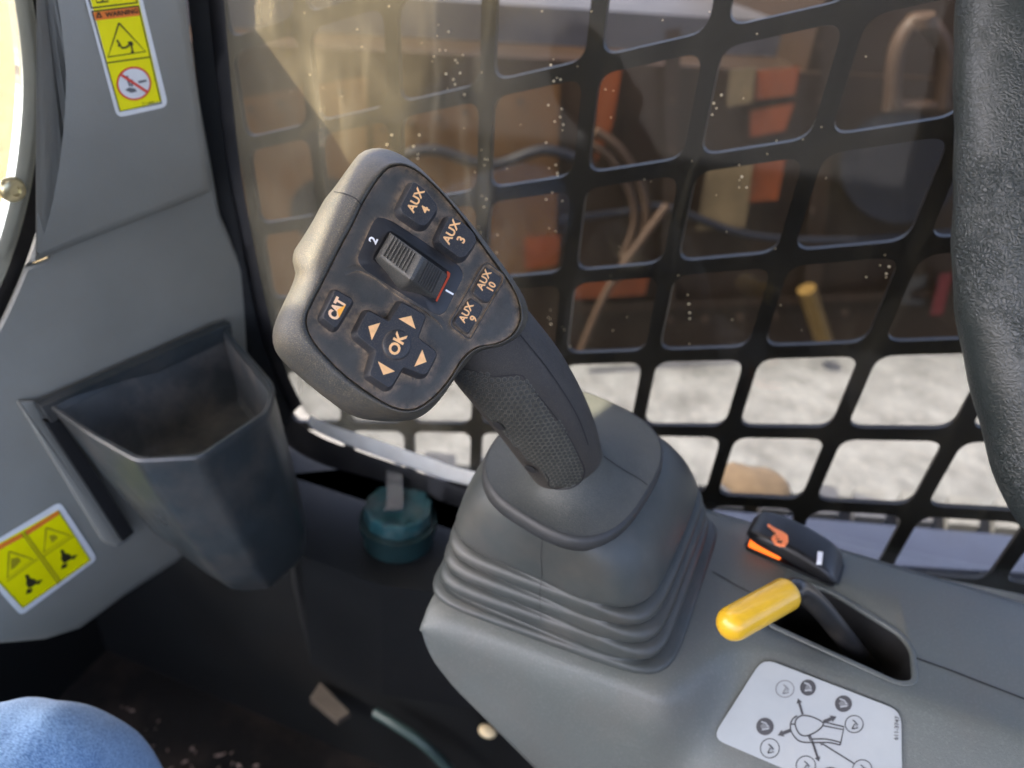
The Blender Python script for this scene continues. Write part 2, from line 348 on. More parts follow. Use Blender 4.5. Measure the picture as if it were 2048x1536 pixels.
# window pane: clear tinted sheet, mirror reflection by Fresnel, thin dust film, thickened towards the front to boost the sunlit haze
def pane(name, tint, dust, dcol, dscale, front=(0, 1, 1)):
    m = bpy.data.materials.new(name); m.use_nodes = True; nt = m.node_tree; N = nt.nodes; L = nt.links; N.clear()
    out = N.new('ShaderNodeOutputMaterial'); tr = N.new('ShaderNodeBsdfTransparent'); tr.inputs[0].default_value = (*tint, 1)
    gl = N.new('ShaderNodeBsdfGlossy'); gl.inputs['Roughness'].default_value = .03
    fr = N.new('ShaderNodeFresnel'); fr.inputs[0].default_value = 1.28
    m1 = N.new('ShaderNodeMixShader'); L.new(fr.outputs[0], m1.inputs[0]); L.new(tr.outputs[0], m1.inputs[1]); L.new(gl.outputs[0], m1.inputs[2])
    df = N.new('ShaderNodeBsdfDiffuse'); df.inputs[0].default_value = (*dcol, 1)
    tl = N.new('ShaderNodeBsdfTranslucent'); tl.inputs[0].default_value = (*dcol, 1)
    m0 = N.new('ShaderNodeMixShader'); m0.inputs[0].default_value = .4; L.new(df.outputs[0], m0.inputs[1]); L.new(tl.outputs[0], m0.inputs[2])
    tc = N.new('ShaderNodeTexCoord'); mp = N.new('ShaderNodeMapping'); mp.inputs['Rotation'].default_value = (0, .5, .2); mp.inputs['Scale'].default_value = (1.6, 1, .7); L.new(tc.outputs['Object'], mp.inputs[0])
    no = N.new('ShaderNodeTexNoise'); no.inputs['Scale'].default_value = dscale; no.inputs['Detail'].default_value = 8; no.inputs['Roughness'].default_value = .68; no.inputs['Distortion'].default_value = .6; L.new(mp.outputs[0], no.inputs['Vector'])
    mr = N.new('ShaderNodeMapRange'); mr.inputs[1].default_value = .35; mr.inputs[2].default_value = .75; mr.inputs[3].default_value = .25; mr.inputs[4].default_value = 1; L.new(no.outputs['Fac'], mr.inputs[0])
    mp2 = N.new('ShaderNodeMapping'); mp2.inputs['Scale'].default_value = (60, 1, 9); mp2.inputs['Rotation'].default_value = (0, .12, 0); L.new(tc.outputs['Object'], mp2.inputs[0])
    ns = N.new('ShaderNodeTexNoise'); ns.inputs['Scale'].default_value = 1; ns.inputs['Detail'].default_value = 5; ns.inputs['Roughness'].default_value = .6; ns.inputs['Distortion'].default_value = .8; L.new(mp2.outputs[0], ns.inputs['Vector'])
    ms = N.new('ShaderNodeMapRange'); ms.inputs[1].default_value = .56; ms.inputs[2].default_value = .74; ms.inputs[3].default_value = 0; ms.inputs[4].default_value = .9; L.new(ns.outputs['Fac'], ms.inputs[0])
    adn = N.new('ShaderNodeMath'); adn.operation = 'ADD'; L.new(mr.outputs[0], adn.inputs[0]); L.new(ms.outputs[0], adn.inputs[1])
    sx = N.new('ShaderNodeSeparateXYZ'); L.new(tc.outputs['Object'], sx.inputs[0])
    den = N.new('ShaderNodeMapRange'); den.inputs[1].default_value = front[0]; den.inputs[2].default_value = front[1]; den.inputs[3].default_value = dust; den.inputs[4].default_value = dust * front[2]; L.new(sx.outputs[0], den.inputs[0])
    mm = N.new('ShaderNodeMath'); mm.operation = 'MULTIPLY'; L.new(adn.outputs[0], mm.inputs[0]); L.new(den.outputs[0], mm.inputs[1])
    m2 = N.new('ShaderNodeMixShader'); L.new(mm.outputs[0], m2.inputs[0]); L.new(m1.outputs[0], m2.inputs[1]); L.new(m0.outputs[0], m2.inputs[2])
    L.new(m2.outputs[0], out.inputs[0]); return m
M['glass'] = pane('dusty_window_pane', (.76, .77, .77), .016, (.85, .72, .46), 14, (-.16, -.34, 15))  # dust multiplied at the front so the sun wedge glows
M['door_glass'] = pane('door_pane', (.9, .9, .88), .05, (.8, .74, .55), 9)

# ================================================================ planes of the place
WIN = Pl((-.2468, .4777, .57), (.0927, -.9957, 0))           # inner face of the side window
PIL = Pl((-.3619, .467, .6768), (.973, -.231, 0))            # front corner trim, facing the operator
TOP = HZ(.65)                                                # top of the side console
GND = HZ(-.6)

# ================================================================ setting: ground outside, cab shell
g = MB(); S = 120
g.poly([(-S, -S, -.6), (S, -S, -.6), (S, S, -.6), (-S, S, -.6)])
tag(g.obj('ground', M['asphalt'], smooth=False), kind='structure')
gg = MB(); gg.poly([(-40, -30, -.596), (-1.9, -30, -.596), (-1.9, 1.2, -.596), (-4, 6, -.596), (-40, 30, -.596)])
tag(gg.obj('golden_ground', M['gold_ground'], smooth=False), kind='structure')  # golden sheet laid over the ground ahead
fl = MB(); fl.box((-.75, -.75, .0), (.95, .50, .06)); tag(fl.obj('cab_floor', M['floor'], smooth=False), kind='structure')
def roof_piece(name, pts):
    mb = MB(); z_ = 1.42 if name == 'cab_roof' else 1.462; mb.loft([[(x, y, z_) for x, y in pts], [(x, y, z_ + .04) for x, y in pts]]); tag(mb.obj(name, M['liner'], smooth=False), kind='structure')
def sun_slit(y): return -.4605 + .24 * y  # edge of an opening added so sun grazes the joystick rim
roof_piece('cab_roof', [(sun_slit(-.022), -.022), (sun_slit(.56), .56), (1.0, .56), (1.0, -.78), (-.53, -.78), (-.53, -.022)])
roof_piece('roof_sun_block_front', [(-1.4, -.78), (-.695, -.78), (-.695, .56), (-1.4, .56)])  # unseen piece carried far forward to keep sun out of the cab
roof_piece('roof_sun_mask', [(-.694, -.78), (-.45, -.78), (-.45, -.035), (sun_slit(-.035) - .062, -.035), (sun_slit(.12) - .062, .12), (sun_slit(.12) - .001, .12), (sun_slit(.262) - .001, .262), (-.53, .262), (-.568, .236), (-.608, .214), (-.675, .196), (-.690, .225), (-.694, .225)])  # unseen piece, cut so a wedge of sun reaches the glass
roof_piece('roof_sun_mask_side', [(-.694, .33), (sun_slit(.33) - .001, .33), (sun_slit(.56) - .001, .56), (-.694, .56)])
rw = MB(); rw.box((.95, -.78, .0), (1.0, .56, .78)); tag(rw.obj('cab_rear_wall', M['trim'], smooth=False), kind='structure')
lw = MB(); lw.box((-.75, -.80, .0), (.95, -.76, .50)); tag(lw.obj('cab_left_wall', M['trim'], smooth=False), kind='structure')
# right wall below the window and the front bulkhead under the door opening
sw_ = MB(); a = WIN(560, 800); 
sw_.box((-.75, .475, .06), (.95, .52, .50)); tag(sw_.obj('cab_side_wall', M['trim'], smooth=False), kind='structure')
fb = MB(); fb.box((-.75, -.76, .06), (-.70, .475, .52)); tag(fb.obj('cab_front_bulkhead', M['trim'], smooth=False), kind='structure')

# ================================================================ outside: parked machine seen through the window
MB0, MB1 = GND(1000, 712), GND(1900, 690)
dirm = (MB1 - MB0).normalized(); MP = Pl(MB0, Vector((dirm.y, -dirm.x, 0)))   # near face of the machine
mach = empty('parked_machine', (MB0 + MB1) / 2, 'brown and orange machine parked beyond the black window guard', 'machine')
def mslab(name, px, off, th, m, rnd=4):
    o = roundpoly(px, rnd, 2); mb = MB()
    mb.loft([[MP(p.x, p.y, off) for p in o], [MP(p.x, p.y, off - th) for p in o]], (True, True)); return mb.obj(name, m, mach, angle=30)
Lq = MP(300, 712); Rq = MP(2300, 690)
def mfoot(p, z): return Vector((p.x, p.y, z))
def mbox(name, ua, ub, z0, z1, off, th, m, vref=712):
    A = MP(ua, vref, off); B = MP(ub, vref, off); n = MP.n; mb = MB()
    mb.loft([[mfoot(A, z0), mfoot(B, z0), mfoot(B, z1), mfoot(A, z1)], [mfoot(A - n * th, z0), mfoot(B - n * th, z0), mfoot(B - n * th, z1), mfoot(A - n * th, z1)]]); return mb.obj(name, m, mach, smooth=False)
mbox('hull', 260, 2500, -.58, .52, 0, 1.4, M['m_body'])
mbox('upper_deck', 300, 1440, .52, .64, -.25, 1.0, M['m_deck'])
mbox('engine_hood', 1455, 2500, .52, 1.0, -.02, 1.2, M['m_body'])
mslab('side_panel', [(300, 230), (735, 150), (735, 690), (300, 705)], .06, .05, M['m_tan'], 10)
mslab('panel', [(745, 240), (1120, 165), (1110, 560), (745, 600)], .05, .04, M['m_tan'], 10)
mslab('dark_opening', circ(650, 420, 70, 66, 24), .075, .02, M['m_dark'], 2)
mslab('orange_panel', [(1196, 140), (1245, 130), (1225, 250), (1190, 330)], .05, .04, M['m_or'])
mslab('orange_panel', [(1515, 140), (1600, 132), (1590, 190), (1510, 200)], .06, .05, M['m_or'])
mslab('orange_panel', [(1500, 222), (1590, 205), (1570, 262), (1500, 275)], .06, .05, M['m_or'])
mslab('orange_panel', [(1500, 318), (1572, 312), (1555, 400), (1490, 405)], .06, .05, M['m_or'])
mslab('orange_panel', [(1050, 475), (1120, 470), (1115, 530), (1050, 540)], .06, .05, M['m_or'])
mslab('orange_panel', [(1130, 560), (1300, 545), (1290, 590), (1130, 600)], .05, .04, M['m_or'])
mslab('sunlit_patch', [(1460, 138), (1512, 132), (1505, 205), (1452, 215)], .08, .05, M['m_gold'])
mslab('sunlit_patch', [(1420, 310), (1510, 300), (1490, 455), (1392, 462)], .08, .05, M['m_gold'])
mslab('dark_disc', circ(1800, 335, 120, 112, 30), .12, .1, M['m_dark'], 3)  # plain dark disc on the near face
mslab('name_plate', [(1800, 560), (1855, 548), (1850, 572), (1822, 580), (1818, 596), (1850, 600), (1846, 612), (1788, 606)], .07, .02, M['m_pale'], 2)
mslab('red_tag', [(1880, 548), (1905, 545), (1885, 630), (1860, 630)], .07, .02, M['m_red'], 2)
def mtube(name, px, off, rad, m, seg=10):
    mb = MB(); pts = catmull([MP(u, v, off) for u, v in px], 8); mb.tube(pts, rad, seg); return mb.obj(name, m, mach)
mtube('hose', [(1190, 262), (1240, 300), (1285, 380), (1290, 450), (1262, 520), (1230, 560)], .10, .016, M['m_hose'])
mtube('hose', [(1175, 285), (1220, 315), (1262, 390), (1268, 450), (1245, 515)], .10, .014, M['m_hose'])
mtube('strut', [(1160, 705), (1215, 580), (1290, 470), (1335, 410)], .14, .015, M['m_hose'])
mtube('lifting_shackle', [(1783, 215), (1790, 120), (1810, 65), (1840, 42), (1872, 65), (1890, 120), (1880, 215)], .12, .028, M['m_hose'], 12)
mtube('shackle_pin', [(1772, 212), (1896, 212)], .12, .022, M['m_hose'])
mtube('shackle_eye', [(1840, 52), (1842, 30)], .12, .045, M['m_hose'])
for (u_, v_) in [(320 + 60 * k, 250 - 11 * k) for k in range(7)] + [(330 + 60 * k, 668 - 2 * k) for k in range(7)] + [(765 + 55 * k, 258 - 11 * k) for k in range(6)] + [(1340 + 70 * k, 640 - 3 * k) for k in range(7)] + [(1345, 110), (1345, 200), (1345, 300), (1345, 420), (1640, 90), (1640, 200), (1625, 420)]:
    mslab('bolt', circ(u_, v_, 7, 7, 8), .085, .03, M['m_hose'], 1)
mslab('rail', [(1140, 610), (1960, 575), (1958, 592), (1140, 628)], .05, .04, M['m_body'], 2)
mslab('upright', [(1330, 60), (1362, 56), (1350, 600), (1322, 602)], .045, .04, M['m_body'], 2)
mslab('upright', [(1652, 20), (1690, 14), (1640, 590), (1606, 592)], .045, .04, M['m_body'], 2)
mtube('pipe', [(1120, 440), (1240, 425), (1330, 415), (1500, 470), (1700, 480), (1950, 460)], .09, .014, M['m_dark'])
mtube('pipe', [(760, 330), (860, 300), (980, 330), (1090, 300), (1180, 330)], .10, .018, M['m_dark'])
mtube('dipstick_handle', [(1613, 578), (1630, 630), (1650, 690)], .16, .035, M['m_yel'], 12)

# own track and fender just outside the window
FZ = HZ(.30)
fend = empty('fender', FZ(1700, 1080), 'blue grey steel fender ledge right outside the window bottom', 'fender')
q = [FZ(900, 975), FZ(2300, 1095), FZ(2300, 1160), FZ(900, 1080)]
mb = MB(); mb.loft([q, [p - Vector((0, 0, .05)) for p in q]]); mb.obj('plate', M['fender'], fend, smooth=False)
q2 = [FZ(900, 1080), FZ(2300, 1160), FZ(2300, 1400), FZ(900, 1300)]
mb = MB(); mb.loft([[p - Vector((0, 0, .03)) for p in q2], [p - Vector((0, 0, .08)) for p in q2]]); mb.obj('gap_sheet', M['m_dark'], fend, smooth=False)  # dark sheet stands for the dark gap by the sill
TZ = HZ(.22)
trk = empty('rubber_track', TZ(1700, 1010), 'dusty grey rubber track with raised bars below the window', 'track')
A, B = TZ(850, 925), TZ(2350, 1050); A2, B2 = TZ(850, 985), TZ(2350, 1105)
mb = MB(); q = [A, B, B2, A2]; mb.loft([q, [p - Vector((0, 0, .06)) for p in q]]); mb.obj('belt', M['m_dark'], trk, smooth=False)
lm = None
for k in range(16):
    t0 = k / 16; t1 = t0 + .040
    q = [A.lerp(B, t0), A.lerp(B, t1), A2.lerp(B2, t1), A2.lerp(B2, t0)]
    mb = MB(); mb.loft([[p + Vector((0, 0, .001)) for p in q], [p + Vector((0, 0, .022)) for p in q]]); mb.obj('tread_bar', M['lug'], trk, smooth=False)
# tan clod on the track
p0 = HZ(.235)(1505, 975); bm = bmesh.new(); bmesh.ops.create_icosphere(bm, subdivisions=3, radius=.042)
vs = [Vector((v.co.x * 1.4, v.co.y, v.co.z * .7)) * (1 + .12 * math.sin(v.co.x * 140 + v.co.y * 90) * math.cos(v.co.z * 110)) + p0 for v in bm.verts]  # rounded tan shape, slightly uneven
fs = [tuple(v.index for v in f.verts) for f in bm.faces]; bm.free()
tag(mk('tan_lump', vs, fs, M['lump'], origin=p0), 'tan rounded clod lying on the grey track', 'lump')

# ================================================================ window guard (punched steel) and window
# lattice of the guard in the world: columns stand upright, rows climb 20 degrees towards the rear
H = np.array([[128.9725, 81.431, 972.4481], [-56.8039, 246.487, 182.4116], [-.0697, .0909, 1]])
K = np.array([[FPX, 0, 1024], [0, FPX, 768], [0, 0, 1]]); hh = np.linalg.inv(K) @ H
SC = .560
ga, gb, go = [c2w(hh[:, k]) * SC for k in range(3)]; go += EYE
gn = ga.cross(gb).normalized()
if gn.y > 0: gn = -gn
def GP(i, j, off=0): return go + ga * i + gb * j + gn * off
mb = MB(); hole0 = roundpoly([(.072, .072), (.928, .072), (.928, .928), (.072, .928)], .15, 6)
def ring_sq(n):
    out = []
    for p in hole0:
        dx, dy = p.x - .5, p.y - .5; s = .5 / max(abs(dx), abs(dy))
        if abs(abs(dx) - abs(dy)) < .02: out.append(Vector((.5 + math.copysign(.5, dx), .5 + math.copysign(.5, dy), 0)))
        else: out.append(Vector((.5 + dx * s, .5 + dy * s, 0)))
    return out
sq = ring_sq(0)
for i in range(-4, 7):
    for j in range(-2, 7):
        fr = [GP(i + p.x, j + p.y, .0) for p in sq]; hf = [GP(i + p.x, j + p.y, .0) for p in hole0]
        hm = [GP(i + p.x, j + p.y, -.005) for p in hole0]; bk = [GP(i + p.x, j + p.y, -.005) for p in sq]
        mb.loft([fr, hf, hm, bk], (False, False))
guard = mb.obj('window_guard', M['guard'], smooth=True, angle=30)
tag(guard, 'black punched steel guard with rounded square holes outside the window', 'window guard')

win = empty('side_window', WIN(1400, 1090), 'dusty dark side window with bright metal sill and black seal', 'window')
edge = [(432, -260), (441, 0), (470, 300), (500, 480), (535, 640), (566, 740), (600, 810), (660, 862), (800, 908), (960, 957), (1400, 1055), (1900, 1168), (2300, 1262)]
ed = dense(edge, 6)
top = [(2300, -260)]
def wpoly(off): return [WIN(u, v, off) for u, v in ed + top]
mb = MB(); mb.loft([wpoly(-.004), wpoly(-.008)]); mb.obj('glass', M['glass'], win, smooth=False)
# rubber seal along the front edge, bright sill track along the bottom
def band(name, inner, outer, off, th, m, parent, pl=WIN):
    mb = MB(); a_ = dense(inner, 6); b_ = dense(outer, 6)
    lo = []
    for (p, q) in zip(a_, b_): 
        P, Q = pl(*p, off), pl(*q, off); mid = (P + Q) / 2 + pl.n * th * .35
        lo.append([pl(*p, off - .002), pl(*p, off + th * .6), mid + pl.n * th * .65, pl(*q, off + th * .6), pl(*q, off - .002)])
    mb.loft(lo, (True, True), closed=True); return mb.obj(name, m, parent, angle=60)
band('seal', [(441, -200), (448, 0), (476, 300), (506, 480), (540, 640), (572, 740), (604, 808)], [(404, -200), (412, 0), (444, 300), (476, 480), (508, 640), (540, 745), (580, 830)], -.002, .008, M['black'], win)
band('seal_lip', [(409, -200), (417, 0), (449, 300), (481, 480), (513, 640), (545, 745), (584, 830)], [(376, -200), (386, 0), (420, 300), (452, 480), (486, 640), (518, 760), (560, 870)], .001, .014, M['trim'], win)
band('sill', [(622, 830), (632, 838), (650, 846), (720, 869), (860, 916), (960, 946), (1400, 1040), (1750, 1128), (2048, 1190), (2300, 1245)], [(618, 842), (626, 856), (644, 868), (712, 897), (852, 946), (960, 976), (1400, 1070), (1750, 1160), (2048, 1226), (2300, 1283)], .001, .006, M['alu'], win)
band('lower_seal', [(540, 745), (570, 820), (630, 868), (716, 902), (856, 950), (960, 984), (1400, 1082), (1750, 1172), (2048, 1238), (2300, 1296)], [(528, 800), (566, 880), (636, 925), (720, 950), (856, 990), (960, 1026), (1400, 1130), (1750, 1220), (2048, 1290), (2300, 1350)], -.002, .012, M['black'], win)
# dried drops on the pane, catching the light
bm = bmesh.new()
mbd = MB()
def drop(u, v, r):
    c = WIN(u, v, -.0035); t1 = WIN.n.orthogonal().normalized(); t2 = WIN.n.cross(t1)
    loops = [[c + (t1 * math.cos(a_) + t2 * math.sin(a_)) * r * s + WIN.n * r * h for a_ in [k * math.pi / 4 for k in range(8)]] for s, h in ((1, 0), (.8, .35), (.4, .55))]
    mbd.loft(loops, (False, True))
for u0, v0, n in ((965, 300, 9), (780, 270, 6), (1115, 130, 12), (1110, 330, 8), (985, 470, 6), (1095, 620, 5), (1770, 510, 5), (1380, 590, 4), (830, 270, 4), (890, 50, 6), (920, 110, 6), (1480, 330, 5), (1430, 190, 4)):
    for k in range(n): drop(u0 + random.gauss(0, 9), v0 + k * random.uniform(9, 26), random.uniform(.0004, .0008))
for k in range(70): drop(random.uniform(560, 1750), random.uniform(10, 700), random.uniform(.00025, .0005))
bm.free()
dr = mbd.obj('water_spots', M['drop'], win); dr['kind'] = 'stuff'

# ================================================================ front corner trim
pil = empty('pillar_trim', PIL(200, 1200), 'grey plastic corner trim carrying two yellow warning stickers', 'trim panel')
def slab(name, px, off, th, m, parent, rnd=0, bev=.004, pl=PIL, smooth_n=0, bpx=7):
    o = [V2(p) for p in (dense(list(px) + [px[0]], smooth_n)[:-1] if smooth_n else px)]
    if rnd: o = roundpoly([(p.x, p.y) for p in o], rnd, 5)
    mb = MB(); mb.loft([[pl(p.x, p.y, off - th) for p in o], [pl(p.x, p.y, off - bev) for p in o], [pl(p.x, p.y, off - bev * .3) for p in inset(o, bpx * .3)], [pl(p.x, p.y, off) for p in inset(o, bpx)]], (True, True))
    return mb.obj(name, m, parent, angle=50)
# door side edge of the trim, a long curve
DE = [(52, -160), (85, -60), (106, 60), (114, 170), (106, 290), (88, 400), (60, 500), (20, 600), (-40, 720), (-140, 900)]
DEd = dense(DE, 6)
body = [(p[0] + (40 if p[1] < 520 else 0), p[1]) for p in DEd] + [(-140, 1300), (0, 1286), (90, 1278), (160, 1256), (250, 1190), (350, 1125), (430, 1060), (575, 1010), (566, 840), (540, 700), (500, 560), (440, 430), (385, 130), (352, -160)]
slab('lower_panel', body, -.010, .03, M['pillar'], pil, bev=.006, bpx=10)
upper = DEd[:DEd.index((20, 600)) + 1 if (20, 600) in DEd else 43]
upper = [p for p in DEd if p[1] <= 545] + [(180, 478), (300, 432), (372, 404), (420, 382), (412, 300), (392, 160), (372, 0), (352, -160)]
slab('upper_panel', upper, .010, .026, M['pillar'], pil, bev=.007, bpx=18)
slab('surround_edge', [(30, 800), (70, 800), (262, 1075), (235, 1095), (205, 1085)], -.0045, .008, M['pillar'], pil, rnd=10, bev=.004, bpx=6)
# stickers
def sheet(name, px, off, m, parent, rnd=0, pl=PIL, th=.0003):
    o = roundpoly(px, rnd, 4) if rnd else [V2(p) for p in px]
    mb = MB(); mb.loft([[pl(p.x, p.y, off - th) for p in o], [pl(p.x, p.y, off) for p in o]], (False, True)); return mb.obj(name, m, parent, smooth=False)
u0 = .0105
stk = sheet('warning_sticker', [(152, -70), (268, -72), (337, 213), (234, 236)], u0, M['st_white'], pil, 16)
stk['label'] = 'tall yellow warning sticker with triangle and red prohibition circle'
sheet('yellow_field', [(166, -60), (262, -66), (324, 203), (240, 224)], u0 + .0002, M['st_yel'], stk, 4)
sheet('warning_band', [(186, 25), (277, 13), (281, 31), (191, 41)], u0 + .0004, M['st_or'], stk)
px_lines('frame_lines', PIL, [[(183, 16), (275, 5)], [(184, 23), (277, 12)], [(184, 23), (240, 223), (324, 206)], [(277, 12), (322, 205)], [(213, 126), (300, 114)], [(170, -30), (183, 16)], [(262, -40), (275, 5)]], u0 + .0006, .0007, M['st_ink'], stk)
px_lines('triangle', PIL, [[(238, 46), (216, 114), (291, 103), (238, 46)]], u0 + .0006, .0009, M['st_ink'], stk)
px_lines('falling_figure', PIL, [[(234, 80), (240, 90), (244, 96), (252, 95), (259, 90), (262, 86)], [(262, 86), (264, 96), (266, 106)], [(240, 90), (236, 92)], [(256, 86), (263, 84), (266, 90)], [(262, 104), (268, 105)]], u0 + .0006, .0011, M['st_ink'], stk)
px_poly('circle_field', PIL, [circ(268, 167, 33, 32)], u0 + .0004, M['st_white'], stk)
px_lines('circle_ring', PIL, [circ(268, 167, 33, 32, 40) + [circ(268, 167, 33, 32, 40)[0]]], u0 + .0006, .0011, M['st_red'], stk)
px_poly('pictogram', PIL, [[(251, 152), (256, 151), (262, 172), (258, 173)], [(262, 158), (266, 160), (266, 174), (262, 173)], [(250, 180), (258, 175), (270, 177), (274, 183), (262, 186)], [(276, 162), (292, 159), (294, 163), (278, 167)]], u0 + .0005, M['decal_grey'], stk)
px_lines('slash', PIL, [[(243, 150), (296, 185)]], u0 + .0008, .0016, M['st_red'], stk)
ex = Vector((91, -12)).normalized(); ey = Vector((.2, .98))
text_px('lettering', 'WARNING', (244, 26), ex, ey, 13.5, lambda a_, b_: PIL(a_, b_, u0 + .0007), M['st_ink'], stk, .03)
px_lines('alert_triangle', PIL, [[(197, 25), (194, 35), (203, 34), (197, 25)]], u0 + .0007, .0011, M['st_ink'], stk)
text_px('part_number', '511-8891 2', (300, 206), ex, ey, 7, lambda a_, b_: PIL(a_, b_, u0 + .0007), M['st_ink'], stk, .0)
px_lines('book_symbol', PIL, [[(191, -8), (194, 5), (216, 3), (213, -10)], [(203, -8), (206, 4)]], u0 + .0006, .0008, M['st_ink'], stk)
# lower sticker
u1 = -.0092
stk2 = sheet('warning_sticker', [(-62, 1113), (120, 1003), (195, 1118), (42, 1232)], u1, M['st_white'], pil, 12)
stk2['label'] = 'square yellow sticker with four small pictograms on lower trim'
sheet('yellow_field', [(-50, 1114), (116, 1020), (181, 1120), (46, 1217)], u1 + .0002, M['st_yel'], stk2, 4)
for q in ([(49, 1063), (115, 1022), (119, 1029), (54, 1071)], [(-48, 1114), (42, 1067), (47, 1074), (-42, 1122)]):
    sheet('warning_band', q, u1 + .0004, M['st_or'], stk2)
px_lines('frame_lines', PIL, [[(43, 1066), (117, 1168)], [(48, 1063), (122, 1164)], [(-48, 1114), (46, 1216), (181, 1121), (116, 1021)], [(14, 1163), (75, 1118)], [(87, 1113), (147, 1072)]], u1 + .0006, .0009, M['st_olive'], stk2)
for t in ([(18, 1103), (15, 1156), (66, 1119)], [(92, 1056), (88, 1105), (140, 1071)]):
    px_lines('triangle', PIL, [t + [t[0]]], u1 + .0006, .0012, M['st_olive'], stk2)
px_poly('pictogram', PIL, [[(22, 1118), (36, 1115), (42, 1122), (30, 1135), (22, 1140)], [(98, 1072), (108, 1070), (116, 1075), (104, 1086)]], u1 + .0006, M['st_olive'], stk2)
for cx, cy in ((62, 1165), (132, 1115)):
    px_poly('seated_figure', PIL, [[(cx - 12, cy - 14), (cx - 6, cy - 16), (cx - 2, cy - 8), (cx + 8, cy - 6), (cx + 12, cy + 2), (cx - 4, cy + 12), (cx - 10, cy + 4), (cx - 9, cy - 6)],
                                    [(cx + 10, cy - 2), (cx + 24, cy - 6), (cx + 14, cy + 5)], [(cx - 8, cy + 14), (cx + 4, cy + 12), (cx, cy + 20), (cx - 10, cy + 24)]], u1 + .0006, M['st_ink'], stk2)

# ================================================================ door frame at the far left: gasket, polished ring, bolt, pane
DP = Pl(PIL.o - PIL.n * .03, PIL.n)
door = empty('door_frame', DP(0, 700), 'polished curved door frame strip with one bolt at left edge', 'door frame')
def off_curve(pts, d): 
    out = []
    for i, p in enumerate(pts):
        a_, b_ = V2(pts[max(i - 1, 0)]), V2(pts[min(i + 1, len(pts) - 1)]); t = (b_ - a_).normalized(); out.append((p[0] + t.y * -d * -1 * -1, p[1] + t.x * d * 1))
    return out
DX = [(p[0] - 6, p[1]) for p in DEd]
def shift(d): return [(p[0] - d, p[1]) for p in DEd]
def ribbon(name, d0, d1, off, th, m):
    a_, b_ = shift(d0), shift(d1); mb = MB()
    lo = [[DP(*p, off - th), DP(*p, off - .0015), DP(p[0] - 4, p[1], off), DP(q[0] + 4, q[1], off), DP(*q, off - .0015), DP(*q, off - th)] for p, q in zip(a_, b_)]
    mb.loft(lo, (True, True)); return mb.obj(name, m, door, angle=50)
ribbon('gasket', -16, 34, .0, .02, M['black'])
ribbon('metal_strip', 30, 72, .008, .006, M['chrome'])
mb = MB(); pts = [DP(*p, .004) for p in shift(74)] + [DP(-200, 900, .004), DP(-200, -160, .004)]; mb.loft([pts, [p - DP.n * .005 for p in pts]]); mb.obj('pane', M['door_glass'], door, smooth=False)
mb = MB(); bc = DP(22, 378, .008); t1 = DP.n.orthogonal().normalized(); t2 = DP.n.cross(t1)
mb.loft([[bc + (t1 * math.cos(a_) + t2 * math.sin(a_)) * r * .0075 + DP.n * h for a_ in [k * math.pi / 12 for k in range(24)]] for r, h in ((1, 0), (1, .002), (.85, .004), (.5, .0052), (.42, .0052), (.38, .0032))], (False, True))
mb.obj('bolt', M['bolt'], door, angle=35)

# ================================================================ cup holder
RZ = .690; CZ = HZ(RZ)
cup = empty('cup_holder', CZ(330, 850) - Vector((0, 0, .16)), 'dark moulded cup holder bin below the grey trim', 'cup holder')
rim_px = [(100, 812)] + [(p.x, p.y) for p in roundpoly([(100, 812), (178, 868), (272, 922), (402, 916), (540, 822), (550, 772), (440, 645)], 18, 4)][5:-5] + [(440, 645)]
rim = [CZ(u, v) for u, v in rim_px]
cen = sum(rim, Vector()) / len(rim)
wallback = (rim[0] + rim[-1]) / 2
def cring(scale, dz, pull, ins=0):
    """shrinks towards a point near the trim so that the bin tapers as it goes down"""
    c = cen.lerp(wallback, pull); out = []; drift = Vector((.034, .016, 0)) * (max(0, -dz) / .15) ** 1.1
    for p in rim:
        q = c + (p - c) * scale; q = q + (cen - q).normalized() * ins; q = q + drift; out.append(Vector((q.x, q.y, RZ + dz)))
    return out
mb = MB()
rr = roundpoly
def smooth3(loop, n=2):
    return loop
loops = [cring(.55, -.150, .40), cring(.66, -.140, .38), cring(.78, -.115, .36), cring(.90, -.06, .30), cring(.99, -.006, .1), cring(1.015, -.001, 0), cring(1.0, .001, 0, .0005), cring(1.0, .0005, 0, .0035), cring(.985, -.004, .05, .004)]
mb.loft(loops, (True, False)); mb.obj('bin', M['dark_plastic'], cup, angle=38)
mb = MB(); mb.loft([cring(.985, -.004, .05, .0042), cring(.93, -.03, .3, .0045), cring(.86, -.052, .33, .005), cring(.80, -.056, .34, .006)], (False, True)); mb.obj('inner_wall', M['cup_in'], cup, angle=38)
# back flange against the trim and small ledge strip
fz = Vector((0, 0, 1)); a_, b_ = PIL(70, 805, -.003), PIL(448, 640, -.003)
mb = MB(); q = [a_, b_, PIL(452, 668, -.003), PIL(90, 836, -.003)]; mb.loft([q, [p + PIL.n * .008 for p in q]]); mb.obj('back_flange', M['dark_plastic'], cup, smooth=False)
mb = MB(); q = [PIL(84, 838, -.002), PIL(118, 838, -.002), PIL(262, 1060, -.002), PIL(240, 1078, -.002)]; mb.loft([q, [p + PIL.n * .004 for p in q]]); mb.obj('side_gap', M['void'], cup, smooth=False)

